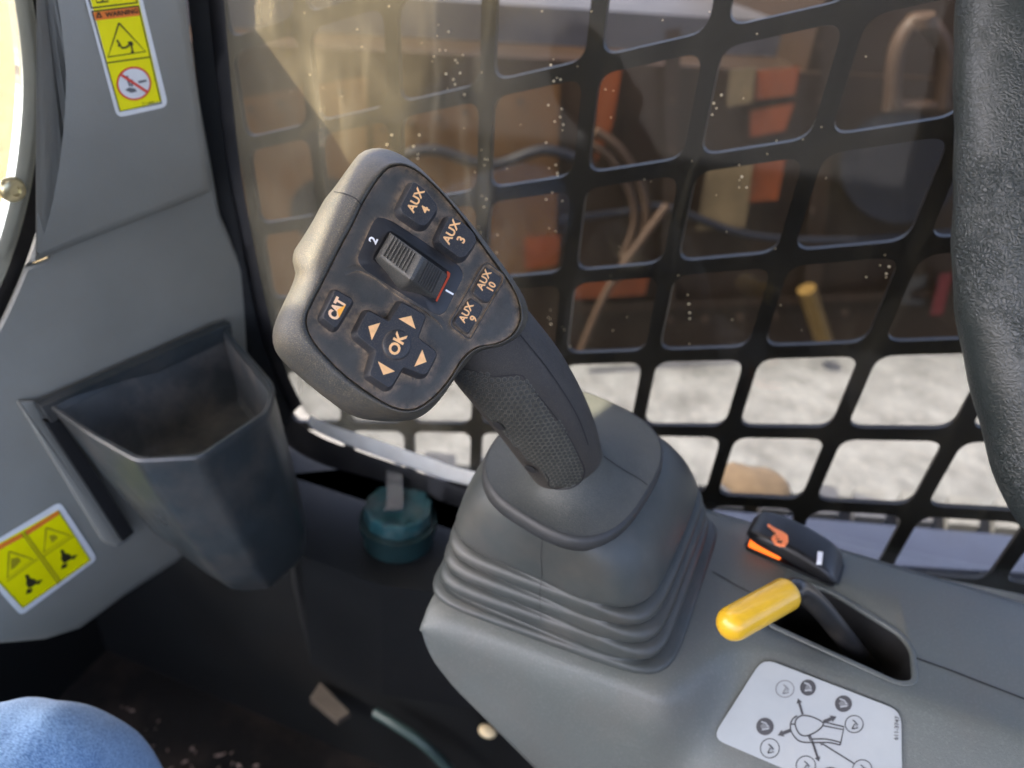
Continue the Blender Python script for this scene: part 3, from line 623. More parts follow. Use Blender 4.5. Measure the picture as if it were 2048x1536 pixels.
# ================================================================ lower front: shelf, filler cap, floor litter
SH = HZ(.50)
shelf = MB(); q = [SH(560, 950), SH(760, 930), SH(1100, 1030), SH(1100, 1220), SH(760, 1170), SH(600, 1110)]
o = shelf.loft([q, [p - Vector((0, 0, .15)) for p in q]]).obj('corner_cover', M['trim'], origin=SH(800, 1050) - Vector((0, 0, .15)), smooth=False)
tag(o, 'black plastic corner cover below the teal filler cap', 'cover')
capz = .52; cc = HZ(capz + .018)(797, 1012)
fc = empty('filler_cap', Vector((cc.x, cc.y, .50)), 'teal round filler cap with clear strap beside the boot', 'filler cap')
def disc(name, prof, m, parent, c, seg=40, knurl=0):
    mb = MB(); mb.loft([[c + Vector((math.cos(2 * math.pi * k / seg) * (r + (knurl if k % 4 < 2 and 0 < i < len(prof) - 2 else 0)), math.sin(2 * math.pi * k / seg) * (r + (knurl if k % 4 < 2 and 0 < i < len(prof) - 2 else 0)), z)) for k in range(seg)] for i, (r, z) in enumerate(prof)], (True, True)); return mb.obj(name, m, parent, angle=35)
disc('neck', [(.031, -.06), (.031, -.022), (.034, -.021), (.034, -.014), (.029, -.013)], M['cap_dark'], fc, cc)
disc('cap', [(.028, -.014), (.0285, -.012), (.0285, -.002), (.0275, .001), (.024, .0015), (.023, .0005), (.008, .0005)], M['cap'], fc, cc, 48, .0012)
mb = MB(); s0 = HZ(capz + .022)(790, 1012); s1 = s0 + Vector((-.006, .012, .012)); s2 = HZ(capz + .03)(788, 930)
sp = catmull([s0 + Vector((0, -.006, 0)), s0, s0.lerp(s2, .5) + Vector((0, 0, .004)), s2], 6); sd = Vector((.0055, .003, 0)) * 1.1
mb.loft([[p - sd, p + sd, p + sd + Vector((0, 0, .002)), p - sd + Vector((0, 0, .002))] for p in sp]); mb.obj('strap', M['strap'], fc)
disc('strap_button', [(.007, .0), (.007, .0045), (.005, .006), (.002, .006)], M['strap'], fc, HZ(capz + .018)(785, 1012), 20)
mb = MB(); 
for k in range(900):
    p = Vector((random.uniform(-.62, -.05), random.uniform(-.1, .42), .062)); r = random.uniform(.001, .0035) * (1.8 if random.random() < .08 else 1); a_ = random.uniform(0, 6.28)
    ax, ay = Vector((math.cos(a_), math.sin(a_), 0)) * r * random.uniform(1, 2.2), Vector((-math.sin(a_), math.cos(a_), 0)) * r * .7
    mb.add([p - ax, p - ay, p + ax, p + ay, p + Vector((0, 0, r * .7))], [(0, 1, 4), (1, 2, 4), (2, 3, 4), (3, 0, 4)])
tag(mb.obj('floor_litter', M['dirt'], smooth=False), 'dry crumbs and leaf bits scattered on the dark cab floor', 'litter', kind='stuff')
# foot pedal plate in the well and a pale tie tag
mb = MB(); q = [HZ(.20)(640, 1365), HZ(.20)(700, 1425), HZ(.20)(675, 1440), HZ(.20)(620, 1395)]; mb.loft([q, [p - Vector((0, 0, .01)) for p in q]])
tag(mb.obj('pedal_pad', mat('pedal_tan', (.06, .05, .038), .8, var=.2), smooth=False), 'small tan pedal pad down in the dark footwell', 'pedal')
mb = MB(); mb.tube(catmull([HZ(.22)(750, 1425), HZ(.22)(800, 1455), HZ(.21)(850, 1490), HZ(.18)(900, 1540)], 6), .006, 10)
tag(mb.obj('floor_cable', mat('cable_teal', (.03, .055, .052), .4), ), 'thin teal grey cable running along the dark floor', 'cable')
c = HZ(.24)(975, 1462); bm = bmesh.new(); bmesh.ops.create_uvsphere(bm, u_segments=14, v_segments=8, radius=.008); vs = [c + Vector((v.co.x * 1.3, v.co.y, v.co.z * .7)) for v in bm.verts]; fs = [tuple(v.index for v in f.verts) for f in bm.faces]; bm.free()
tag(mk('pale_cap', vs, fs, mat('pale_cap', (.85, .70, .42), .3)), 'small pale round cap in the dark beside the console', 'cap')

# ================================================================ side console
con = empty('side_console', (0, .33, .40), 'grey plastic side console carrying the joystick and white decal', 'console')
ZB = {}
WALL = Pl((0, .2615, .6), (0, -1, 0))
bpts = [WALL(842, 1266), WALL(850, 1298), WALL(870, 1336), WALL(905, 1384), WALL(1068, 1550)]
def zbot(x):
    pts = [(p.x, p.z) for p in bpts]
    if x <= pts[0][0]: return pts[0][1]
    for (xa, za), (xb, zb_) in zip(pts, pts[1:]):
        if x <= xb: return za + (zb_ - za) * (x - xa) / (xb - xa)
    return max(.30, pts[-1][1] + (pts[-1][1] - pts[-2][1]) / (pts[-1][0] - pts[-2][0]) * (x - pts[-1][0]))
def sstep(t): t = max(0, min(1, t)); return t * t * (3 - 2 * t)
X0 = -.1245
def profile(x):
    zb_ = zbot(x); t = sstep((x - .012) / .042)
    zq = lambda f: zb_ + (.643 - zb_) * f
    A_ = [(.43, .55), (.43, .640), (.427, .648), (.42, .65), (.40, .65), (.36, .65), (.33, .65), (.31, .65), (.290, .65), (.278, .6495), (.271, .6475), (.2665, .643), (.2640, zq(.82)), (.2632, zq(.6)), (.2625, zq(.35)), (.2615, zq(.12)), (.2635, zq(.03)), (.270, zb_), (.43, zb_)]
    B_ = [(.43, .55), (.43, .640), (.427, .648), (.42, .65), (.40, .65), (.36, .65), (.33, .65), (.325, .6502), (.321, .6497), (.316, .647), (.305, .638), (.29, .6254), (.275, .6128), (.262, .602), (.254, .593), (.249, zb_ + .012), (.251, zb_ + .004), (.258, zb_), (.43, zb_)]
    out = []
    e = max(0, min(1, (x - X0) / .016)); k = 1 - math.sqrt(max(0, 1 - (1 - e) ** 2))     # rounded front end
    for (ya, za), (yb, zc) in zip(A_, B_):
        y = ya + (yb - ya) * t; z = za + (zc - za) * t
        y = y + (.34 - y) * k * .05; z = z - max(0, (z - .60)) * k * .10
        out.append((x, y, z))
    return out
xs = [X0 + .016 * (1 - math.cos(a_ * math.pi / 12)) for a_ in range(7)]
x = xs[-1]
while x < .50: x += .006 if x < .2 else .03; xs.append(x)
mb = MB(); mb.loft([profile(x) for x in xs], (True, True))
conb = mb.obj('console_body', M['console'], con, angle=60)
# lever slot cut through the top
hole = roundpoly([(.060, .341), (.134, .3285), (.1425, .333), (.1425, .356), (.1366, .3655), (.096, .3835), (.078, .384)], .008, 5)
mb = MB(); mb.loft([[(p.x, p.y, .585) for p in hole], [(p.x, p.y, .70) for p in hole]]); cut = mb.obj('tmp_cut', M['void'], con)
md = conb.modifiers.new('b', 'BOOLEAN'); md.object = cut; md.solver = 'EXACT'
bpy.context.view_layer.update()
dg = bpy.context.evaluated_depsgraph_get(); nm = bpy.data.meshes.new_from_object(conb.evaluated_get(dg)); conb.modifiers.clear(); conb.data = nm
bpy.data.objects.remove(cut)
mb = MB(); ins = inset(hole, .0008); mb.loft([[(p.x, p.y, .586) for p in ins], [(p.x, p.y, .6478) for p in ins]], (True, False)); mb.obj('slot_shade', M['void'], con)  # near-black lining stands for the shade inside the slot
mb = MB(); hl = inset(hole, -.0006); pts = [Vector((p.x, p.y, .6496)) for p in hl]; lo = []
for i, p in enumerate(pts):
    t = (pts[(i + 1) % len(pts)] - pts[i - 1]).normalized(); s = Vector((-t.y, t.x, 0)); lo.append([p + s * .0018 * math.cos(a_) + Vector((0, 0, .0014 * math.sin(a_))) for a_ in [k * math.pi / 4 for k in range(8)]])
mb.loft(lo + [lo[0]], (False, False)); mb.obj('slot_rim', M['console'], con)
mb = MB(); mb.strip([TOP(1425, 1143, .0003), TOP(1475, 1172, .0003), TOP(1530, 1200, .0003)], .0009, Vector((0, 0, 1))); mb.obj('panel_seam', M['seam'], con, smooth=False); mb = MB(); mb.strip([TOP(1822, 1312, .0003), TOP(1900, 1340, .0003), TOP(2060, 1402, .0003)], .0011, Vector((0, 0, 1))); mb.obj('panel_seam', M['seam'], con, smooth=False)
# decal on the sloping face
dn = Vector((0, -math.sin(R(40)), math.cos(R(40)))); DC = Pl((.1, .3116, .6446), dn)
dcl = sheet('control_decal', [(1526, 1316), (1802, 1422), (1806, 1640), (1424, 1476)], .0012, M['decal_white'], con, 26, DC)
dcl['label'] = 'white control pattern decal with joystick drawing and arrows'
def dpt(zx, zy): return (1400 + zx / 4.6545, 1300 + zy / 4.6545)
def D(l): return [dpt(*p) for p in l]
for cx, cy, rx, ry, dark in ((790, 362, 84, 78, 0), (1005, 350, 74, 76, 1), (1335, 500, 80, 78, 1), (1435, 690, 84, 80, 0), (605, 712, 82, 82, 1), (650, 915, 88, 90, 0), (985, 1075, 90, 88, 0), (1510, 1110, 90, 88, 0), (1215, 1160, 90, 70, 1)):
    cpx = [dpt(*p) for p in circ(cx, cy, rx, ry, 30)]
    if dark:
        px_poly('icon_disc', DC, [cpx], .0014, M['decal_ink'], dcl)
        px_poly('icon_mark', DC, [D([(cx - 45, cy - 5), (cx - 20, cy - 28), (cx + 40, cy - 10), (cx + 48, cy + 22), (cx - 20, cy + 34)]) if cx != 1005 else D([(cx - 8, cy - 50), (cx + 22, cy - 20), (cx + 38, cy + 42), (cx - 30, cy + 20)])], .0016, M['decal_grey'], dcl)
        px_lines('icon_line', DC, [D([(cx - 35, cy - 45), (cx + 10, cy - 30), (cx + 30, cy + 5)]), D([(cx - 30, cy + 30), (cx + 35, cy + 20)])], .0018, .0007, M['decal_white'], dcl)
    else:
        px_lines('icon_ring', DC, [cpx + [cpx[0]]], .0014, .0005, M['decal_grey'] if cx == 790 else M['decal_ink'], dcl)
        px_lines('icon_line', DC, [D([(cx - 20, cy + 45), (cx + 5, cy - 5), (cx + 35, cy + 35), (cx - 20, cy + 45)]), D([(cx - 15, cy - 40), (cx + 10, cy - 20), (cx + 35, cy + 10)])], .0016, .0006, M['decal_grey'] if cx == 790 else M['decal_ink'], dcl)
def arrow(a_, b_, w_, hw):
    a_, b_ = Vector(a_), Vector(b_); t = (b_ - a_).normalized(); s = Vector((-t.y, t.x)); n_ = b_ - t * hw * 1.6
    return D([a_ + s * w_, n_ + s * w_, n_ + s * hw, b_, n_ - s * hw, n_ - s * w_, a_ - s * w_])
for a_, b_, w_, hw in (((955, 600), (912, 450), 11, 28), ((1150, 670), (1272, 620), 17, 34), ((850, 745), (722, 795), 17, 34), ((1045, 850), (1108, 1040), 11, 28)):
    px_poly('arrow', DC, [arrow(a_, b_, w_, hw)], .0015, M['decal_ink'], dcl)
px_lines('joystick_drawing', DC, [D(dn_) for dn_ in (
    dense([(940, 612), (900, 640), (885, 690), (910, 760), (950, 795), (1010, 795), (1090, 755), (1145, 700), (1130, 665), (1050, 625), (980, 610), (940, 612)], 4),
    dense([(905, 612), (865, 640), (842, 690), (850, 760), (900, 830), (960, 858), (1080, 862), (1200, 862), (1305, 885)], 4),
    [(1150, 705), (1335, 742), (1305, 885)], [(1145, 668), (1340, 715), (1335, 742)], dense([(1040, 830), (1150, 828), (1230, 840), (1310, 862)], 4), [(1120, 862), (1130, 885), (1150, 870)], [(1150, 880), (1430, 1055)], [(1005, 790), (1030, 850)], [(1020, 785), (1048, 850)], [(842, 690), (885, 690)])], .0015, .0007, M['decal_ink'], dcl)
text_px('part_number', '611-3747', dpt(1832, 728), Vector((.06, -1)), Vector((1, .1)), 12.5, lambda a_, b_: DC(a_, b_, .0016), M['decal_ink'], dcl, .01)

# ================================================================ rocker switch
swt = empty('rocker_switch', (.072, .408, .65), 'black rocker switch with orange hand symbol and glowing orange base', 'switch')
def obox(c, ux, hx, hy, z0, z1, rnd=.004):
    ux = Vector(ux).normalized(); uy = Vector((-ux.y, ux.x, 0)); o = roundpoly([(-hx, -hy), (hx, -hy), (hx, hy), (-hx, hy)], rnd, 4)
    return [[Vector(c) + ux * p.x + uy * p.y + Vector((0, 0, z)) for p in o] for z in (z0, z1)]
sux = Vector((1, -.19, 0)).normalized(); suy = Vector((-sux.y, sux.x, 0)); scn = Vector((.0735, .4045, .65))
mb = MB(); mb.loft(obox(scn, sux, .0285, .0135, -.002, .0025, .004)); mb.obj('bezel', M['switch'], swt, angle=50)
mb = MB(); mb.loft(obox(scn - sux * .0165, sux, .0105, .0125, .0025, .0075, .002)); mb.obj('lit_lens', M['glow'], swt, angle=50)
mb = MB(); lo = []
n_ = 15
for k in range(n_):
    s = -1 + 2 * k / (n_ - 1); xx = s * .0305
    ht = .0165 - .0035 * s - .0055 * s * s - (.004 if s > .7 else 0) * (s - .7) / .3           # arched top, left end raised
    hb = .0085 - .0065 * (s + 1) / 2
    wy = .0155 * (1 - .25 * abs(s) ** 6); e = max(0, (abs(s) - .86) / .14); ht -= .004 * e * e; wy -= .003 * e * e
    sec = roundpoly([(-wy, hb), (wy, hb), (wy * .93, ht), (-wy * .93, ht)], .0035, 4)
    lo.append([scn + sux * xx + suy * p.x + Vector((0, 0, p.y)) for p in sec])
mb.loft(lo); rock = mb.obj('rocker', M['switch'], swt, angle=55)
tr = bvh(rock.name)
def surf_poly(name, pxs, tree, m, parent, lift=.0007):
    q = []
    for i in range(len(pxs)):
        a_, b_ = pxs[i], pxs[(i + 1) % len(pxs)]; q += [(a_[0] + (b_[0] - a_[0]) * t / 4, a_[1] + (b_[1] - a_[1]) * t / 4) for t in range(4)]
    P, N_ = on_surface(tree, q, lift)
    if len(P) < len(q): print('surf_poly misses', name, len(P), len(q)); return None
    from mathutils.geometry import tessellate_polygon
    tris = tessellate_polygon([[V2(p) for p in q]]); mb = MB(); mb.add(P, [tuple(t) for t in tris]); return mb.obj(name, m, parent, smooth=False)
hand = [(1533, 1051), (1538, 1050), (1553, 1059), (1566, 1065), (1575, 1072), (1576, 1085), (1570, 1094), (1560, 1093), (1550, 1089), (1546, 1083), (1542, 1079), (1545, 1073), (1552, 1069), (1548, 1066), (1536, 1056)]
surf_poly('hand_symbol', hand, tr, M['orange_print'], swt)
mb = MB()
for l in ([(1549, 1073), (1555, 1075)], [(1551, 1079), (1559, 1080)], [(1553, 1085), (1561, 1086)]):
    P, N_ = on_surface(tr, l, .0010)
    if len(P) == 2: mb.strip(P, .0005, N_[0])
if mb.v: mb.obj('finger_lines', M['switch'], swt, smooth=False)
surf_poly('white_bar', [(1634, 1104), (1645, 1105), (1642, 1131), (1632, 1129)], tr, M['white_print'], swt)

# ================================================================ lever in the slot
lev = empty('lever', (.12, .345, .62), 'bent black lever with yellow vinyl handle rising from the slot', 'lever')
pA = HZ(.615)(1745, 1345); pB = HZ(.672)(1640, 1215); pC = HZ(.690)(1600, 1180); pD = HZ(.694)(1572, 1185)
h0_, h1_ = HZ(.694)(1580, 1184), HZ(.690)(1462, 1249)
mb = MB(); mb.tube(catmull([pA, pA.lerp(pB, .5), pB, pC, h0_, h0_.lerp(h1_, .3)], 8), .0062, 16); mb.obj('rod', M['rod'], lev)
ax = (h1_ - h0_).normalized(); L_ = (h1_ - h0_).length; rad = .0088; pts = []; rads = []
for k in range(5): a_ = k / 4 * math.pi / 2; pts.append(h0_ - ax * .001 * math.sin(a_) * -1 + ax * (.0015 * (1 - math.cos(math.pi / 2 - a_)) * 0 + .0004 * k)); rads.append(rad * (.86 + .14 * math.sin(a_)))
pts.append(h0_.lerp(h1_, .5)); rads.append(rad * 1.01)
for k in range(9): a_ = k / 8 * math.pi / 2; pts.append(h1_ - ax * rad * .2 + ax * rad * 1.0 * math.sin(a_)); rads.append(max(.0004, rad * math.cos(a_) * 1.02))
mb = MB(); mb.tube(pts, rads, 24); mb.obj('handle', M['yellow'], lev)

# ================================================================ joystick
joy = empty('joystick', (-.05, .345, .65), 'black joystick with keypad head, textured grip and pleated rubber boot', 'joystick')
# --- boot
Lb, Fb, Rb = TOP(858, 1185), TOP(1326, 1352), TOP(1432, 1040); Bb = Lb + Rb - Fb
CO = HZ(.729)
Lc, Fc, Rc = CO(966, 955), CO(1192, 1088), CO(1318, 890); Bc = Lc + Rc - Fc
def squircle(c4, n_exp, z, seg=96, grow=1.0):
    L4, F4, R4, B4 = c4; c = (L4 + F4 + R4 + B4) / 4; ea = (F4 - L4 + R4 - B4) / 4; eb = (R4 - F4 + B4 - L4) / 4; out = []
    for k in range(seg):
        a_ = 2 * math.pi * k / seg; ca, sa = math.cos(a_), math.sin(a_); r = (abs(ca) ** n_exp + abs(sa) ** n_exp) ** (-1 / n_exp)
        p = c + (ea * ca + eb * sa) * r * grow * 2 ** (1 / n_exp) * .975; out.append(Vector((p.x, p.y, z)))
    return out
prof = [(82, -.10), (79, .02), (75, .14), (69, .27), (62, .38), (55, .465), (50, .515), (46.5, .55), (44.5, .555), (43, .53), (42.2, .44), (42, .32), (41, .29), (40, .32), (39.4, .46), (38.2, .58), (36, .645), (34, .665), (32.2, .66), (31, .62), (30.4, .53), (30.2, .41), (29.2, .38), (28.2, .41), (27.6, .55), (26.4, .67), (24, .74), (22, .76), (20.2, .755), (19, .715), (18.4, .625), (18.2, .50), (17.2, .47), (16.2, .50), (15.6, .64), (14.4, .76), (12, .83), (10, .85), (8.2, .845), (7, .80), (6.4, .73), (6.2, .66), (5, .65), (3.6, .66), (3.2, .80), (2, .95), (.2, .985), (-1, .985)]
cq = (Lc, Fc, Rc, Bc); bq = (Lb, Fb, Rb, Bb); loops = []
for h_, t in prof:
    c4 = [a_.lerp(b_, t) for a_, b_ in zip(cq, bq)]; ne = 3.0 + 4.0 * max(0, min(1, (80 - h_) / 70)); loops.append(squircle(c4, ne, .65 + h_ / 1000))
mb = MB(); mb.loft(loops, (True, True)); boot = mb.obj('boot', M['boot'], joy, angle=80)
# --- grip: oval section following a leaning, gently curved axis
st = [((868, 690), (1010, 560), .364), ((905, 757), (1062, 628), .367), ((945, 806), (1112, 692), .374), ((990, 858), (1152, 760), .384), ((1030, 910), (1182, 828), .395), ((1062, 950), (1199, 888), .405), ((1085, 985), (1208, 925), .413)]
raw = []
for (l, r_, dd) in st:
    Lp, Rp = dep(*l, dd), dep(*r_, dd); raw.append((Lp, Rp))
Ls = catmull([a_ for a_, b_ in raw], 6); Rs = catmull([b_ for a_, b_ in raw], 6); NG = len(Ls)
def grip_frame(k):
    c = (Ls[k] + Rs[k]) / 2; h = (Rs[k] - Ls[k]) / 2; k0, k1 = max(k - 1, 0), min(k + 1, NG - 1)
    t = ((Ls[k1] + Rs[k1]) - (Ls[k0] + Rs[k0])).normalized(); h = h - h.dot(t) * t * .5; th = h.cross(t).normalized()
    if th.dot(EYE - c) < 0: th = -th
    return c, h, th
def grip_pt(k, a_, grow=1.0):
    c, h, th = grip_frame(k); n_e = 2.3; ca, sa = math.cos(a_), math.sin(a_); r = (abs(ca) ** n_e + abs(sa) ** n_e) ** (-1 / n_e)
    hl = h.length; return c + (h * ca + th * (hl * 1.02) * sa) * r * grow
GS = 64
mb = MB(); mb.loft([[grip_pt(k, 2 * math.pi * i / GS) for i in range(GS)] for k in range(NG)], (True, True)); grip = mb.obj('grip', M['grip'], joy, angle=70)
# --- collar: flares out of the grip foot onto the boot
kf = NG - 7
foot = [grip_pt(kf, 2 * math.pi * i / 96, 1.0) for i in range(96)]
edge_l = squircle(cq, 2.9, .7335, 96)
cc4 = sum(edge_l, Vector()) / 96
# match the angular order of the two loops around the upright
def ang_sort(loop):
    c = sum(loop, Vector()) / len(loop); return sorted(loop, key=lambda p: math.atan2(p.y - c.y, p.x - c.x))
foot = ang_sort(foot); edge_l = ang_sort(edge_l)
def resamp(loop, n=96):
    c = sum(loop, Vector()) / len(loop); A_ = [math.atan2(p.y - c.y, p.x - c.x) for p in loop]; out = []
    for k in range(n):
        a_ = -math.pi + 2 * math.pi * (k + .5) / n; j = 0
        while j < len(A_) and A_[j] < a_: j += 1
        i0, i1 = (j - 1) % len(A_), j % len(A_); d0 = (a_ - A_[i0]) % (2 * math.pi); d1 = (A_[i1] - a_) % (2 * math.pi); t = d0 / max(1e-9, d0 + d1); out.append(loop[i0].lerp(loop[i1], t))
    return out
foot = resamp(foot); edge_l = resamp(edge_l)
loops = []
for t, s in ((0, 0), (.06, .16), (.16, .40), (.30, .62), (.46, .78), (.64, .895), (.82, .965), (.94, .99), (1.0, 1.0)):
    loops.append([Vector((f_.x + (e_.x - f_.x) * t, f_.y + (e_.y - f_.y) * t, f_.z + (e_.z - f_.z) * s)) for f_, e_ in zip(foot, edge_l)])
ctr_e = sum(edge_l, Vector()) / 96
mb = MB(); mb.loft(loops, (False, False)); collar = mb.obj('collar', M['collar'], joy, angle=50)
rimk = ((1.0, .0002), (1.020, -.0004), (1.036, -.0022), (1.042, -.0050), (1.036, -.0078), (1.015, -.0092), (.97, -.0094))
mb = MB(); mb.loft([[ctr_e + (p - ctr_e) * k_ + Vector((0, 0, h)) for p in edge_l] for k_, h in rimk], (False, False)); mb.obj('collar_rim', M['rim'], joy, angle=60)
# --- head shell
FACE = Pl(dep(800, 570, .310), c2w((.42, -.08, -.9)))
def z1(zx, zy): return (500 + zx / 2.56, 260 + zy / 2.56)
def z8(zx, zy): return (600 + zx / 5.907, 540 + zy / 5.907)
plate_px = [z1(*p) for p in [(770, 178), (830, 195), (900, 245), (990, 335), (1090, 455), (1180, 580), (1260, 690), (1320, 770), (1365, 850), (1385, 930), (1375, 1000), (1330, 1060), (1260, 1095), (1190, 1105), (1140, 1125), (1095, 1165), (1060, 1215), (1020, 1280), (960, 1350), (900, 1400), (840, 1430), (780, 1432), (710, 1410), (640, 1370), (560, 1315), (470, 1245), (390, 1165), (330, 1095), (295, 1030), (285, 975), (300, 920), (345, 830), (400, 720), (460, 600), (520, 490), (575, 375), (620, 300), (670, 230), (715, 190)]]
sil_px = [z1(*p) for p in [(610, 97), (655, 92), (700, 98), (760, 120), (830, 162), (900, 222), (1000, 326), (1100, 438), (1200, 566), (1290, 686), (1350, 770), (1400, 850), (1425, 930), (1410, 1010), (1360, 1070), (1280, 1110), (1200, 1125), (1150, 1150), (1110, 1195), (1065, 1250), (1025, 1310), (965, 1390), (905, 1448), (845, 1480), (760, 1492), (660, 1490), (560, 1475), (480, 1440), (400, 1382), (310, 1312), (230, 1242), (165, 1180), (125, 1120), (115, 1050), (130, 980), (170, 890), (210, 805), (232, 735), (218, 680), (225, 620), (260, 565), (320, 468), (380, 358), (430, 296), (500, 198), (560, 122)]]
HC = V2(z1(790, 830)); NA = 128
def polar(px, n=NA):
    d_ = [V2(p) for p in dense(px + [px[0]], 5)[:-1]]; A_ = sorted([(math.atan2(p.y - HC.y, p.x - HC.x), (p - HC).length) for p in d_]); out = []
    for k in range(n):
        a_ = -math.pi + 2 * math.pi * (k + .5) / n; j = 0
        while j < len(A_) and A_[j][0] < a_: j += 1
        i0, i1 = (j - 1) % len(A_), j % len(A_); d0 = (a_ - A_[i0][0]) % (2 * math.pi); d1 = (A_[i1][0] - a_) % (2 * math.pi); t = d0 / max(1e-9, d0 + d1)
        out.append((a_, A_[i0][1] + (A_[i1][1] - A_[i0][1]) * t))
    return out
PP, SS = polar(plate_px), polar(sil_px)
def ring(fr, off, scl=1.0, dx=0, dy=0, extra=0):
    out = []
    for (a_, r0), (_, r1) in zip(PP, SS):
        r = (r0 + (r1 - r0) * fr + extra) * scl; out.append(FACE(HC.x + dx + math.cos(a_) * r, HC.y + dy + math.sin(a_) * r, off))
    return out
loops = [ring(-.0, -.0022, extra=-1), ring(0, -.0006), ring(0, .0008, extra=.8), ring(.04, .0016, extra=2.0), ring(.10, .0015, extra=3.0), ring(.24, .0006), ring(.42, -.0012), ring(.62, -.0038), ring(.80, -.0075), ring(.93, -.012), ring(1.0, -.0175), ring(1.0, -.0225, .992), ring(1.0, -.0285, .955, 4, 3), ring(1.0, -.034, .89, 10, 8), ring(1.0, -.039, .78, 18, 14), ring(1.0, -.042, .60, 24, 20)]
mb = MB(); mb.loft(loops, (False, True)); shell = mb.obj('head_shell', M['shell'], joy, angle=60)
mb = MB(); lo = [ring(0, -.0022, extra=-.6), ring(0, -.0003, extra=-1.0), ring(0, .0001, extra=-2.5)] + [ring(0, .0001 + .0006 * (1 - s * s), s) for s in (.9, .7, .5, .3, .1)]
mb.loft(lo, (False, True)); plate = mb.obj('face_plate', M['plate'], joy, angle=40)
# --- keys
FX = Vector((.45, -.89)).normalized(); FY = Vector((.87, .50)).normalized()
def key(px, h1, flare=7, bev=3.6, rnd=7, m='key'): return px_prism('button', FACE, px, .0003, h1, M[m], joy, rnd, bev, flare)
def tx(par, txt, c, size, h, m='amber', bold=.03, xs=1): return text_px('lettering', txt, c, FX, FY, size, lambda a_, b_: FACE(a_, b_, h), M[m], par, bold, xs)
k4 = key([z1(*p) for p in [(838, 262), (895, 303), (957, 380), (958, 412), (905, 488), (872, 490), (778, 424), (768, 396)]], .0050, 4); k4['label'] = 'raised key marked AUX 4'
tx(k4, 'AUX', z1(850, 360), 24, .0052, xs=.98); tx(k4, '4', z1(899, 408), 24, .0052)
k3 = key([z1(*p) for p in [(1022, 442), (1080, 466), (1152, 532), (1157, 575), (1106, 648), (1074, 656), (986, 592), (964, 556)]], .0050, 4); k3['label'] = 'raised key marked AUX 3'
tx(k3, 'AUX', z1(1032, 522), 24, .0052, xs=.98); tx(k3, '3', z1(1083, 562), 24, .0052)
# shallow framed pair
fro = roundpoly([z1(*p) for p in [(1218, 672), (1308, 742), (1304, 780), (1215, 930), (1132, 1076), (1108, 1072), (1026, 1006), (1024, 975), (1185, 695)]], 6, 3)
mb = MB(); fi = inset(fro, 3.2); fi2 = inset(fro, 5)
mb.loft([[FACE(p.x, p.y, .0002) for p in fro], [FACE(p.x, p.y, .0014) for p in inset(fro, 1.0)], [FACE(p.x, p.y, .0014) for p in fi], [FACE(p.x, p.y, .0006) for p in fi2]], (False, True)); mb.obj('key_frame', M['plate'], joy, angle=40)
k10 = key([z1(*p) for p in [(1212, 696), (1292, 756), (1285, 780), (1226, 884), (1198, 884), (1142, 838), (1146, 812)]], .0019, 1, 2, 5); k10['label'] = 'flat key marked AUX 10'
tx(k10, 'AUX', z1(1199, 768), 20.5, .0021, xs=.95); tx(k10, '10', z1(1236, 804), 20.5, .0021, xs=.95)
k9 = key([z1(*p) for p in [(1132, 854), (1198, 905), (1190, 932), (1122, 1046), (1100, 1040), (1044, 988), (1050, 964)]], .0019, 1, 2, 5); k9['label'] = 'flat key marked AUX 9'
tx(k9, 'AUX', z1(1108, 935), 20.5, .0021, xs=.95); tx(k9, '9', z1(1146, 967), 20.5, .0021)
kc = key([z8(*p) for p in [(418, 232), (612, 340), (622, 372), (442, 668), (408, 682), (262, 562)]], .0046, 4); kc['label'] = 'raised key with the emblem'
text_px('emblem', 'CAT', z8(440, 462), FX, FY, 30, lambda a_, b_: FACE(a_, b_, .0048), M['logo_white'], kc, .055, .72)
px_poly('emblem_triangle', FACE, [[z8(545, 408), z8(462, 565), z8(440, 470)]], .0050, M['logo_yel'], kc)
# direction pad
dp_px = [z8(*p) for p in [(1195, 378), (1230, 388), (1470, 525), (1484, 560), (1395, 800), (1600, 955), (1618, 1010), (1505, 1225), (1455, 1242), (1222, 1150), (1092, 1368), (1045, 1392), (828, 1246), (828, 1205), (898, 955), (690, 790), (668, 738), (790, 492), (832, 486), (1055, 606)]]
dpad = px_prism('direction_pad', FACE, dp_px, .0003, .0052, M['key'], joy, 5, 4, 4)
for t in ([(1165, 575), (1315, 540), (1365, 695)], [(950, 622), (808, 665), (848, 830)], [(1445, 940), (1495, 1085), (1350, 1140)], [(920, 1078), (1122, 1197), (985, 1240)]):
    px_poly('arrow', FACE, [[z8(*p) for p in t]], .0054, M['amber'], dpad)
okc = V2(z8(1145, 885)); mb = MB()
mb.loft([[FACE(okc.x + 29.5 * s * math.cos(a_), okc.y + 31.5 * s * math.sin(a_), h) for a_ in [k * math.pi / 20 for k in range(40)]] for s, h in ((1.06, .0051), (1.04, .0044), (1.0, .0050), (.95, .0056), (.8, .0060), (.4, .0062))], (False, True))
okb = mb.obj('ok_button', M['key'], dpad, angle=60)
text_px('ok_lettering', 'OK', z8(1152, 878), FX, FY, 31, lambda a_, b_: FACE(a_, b_, .0065), M['amber'], dpad, .035, 1.0)
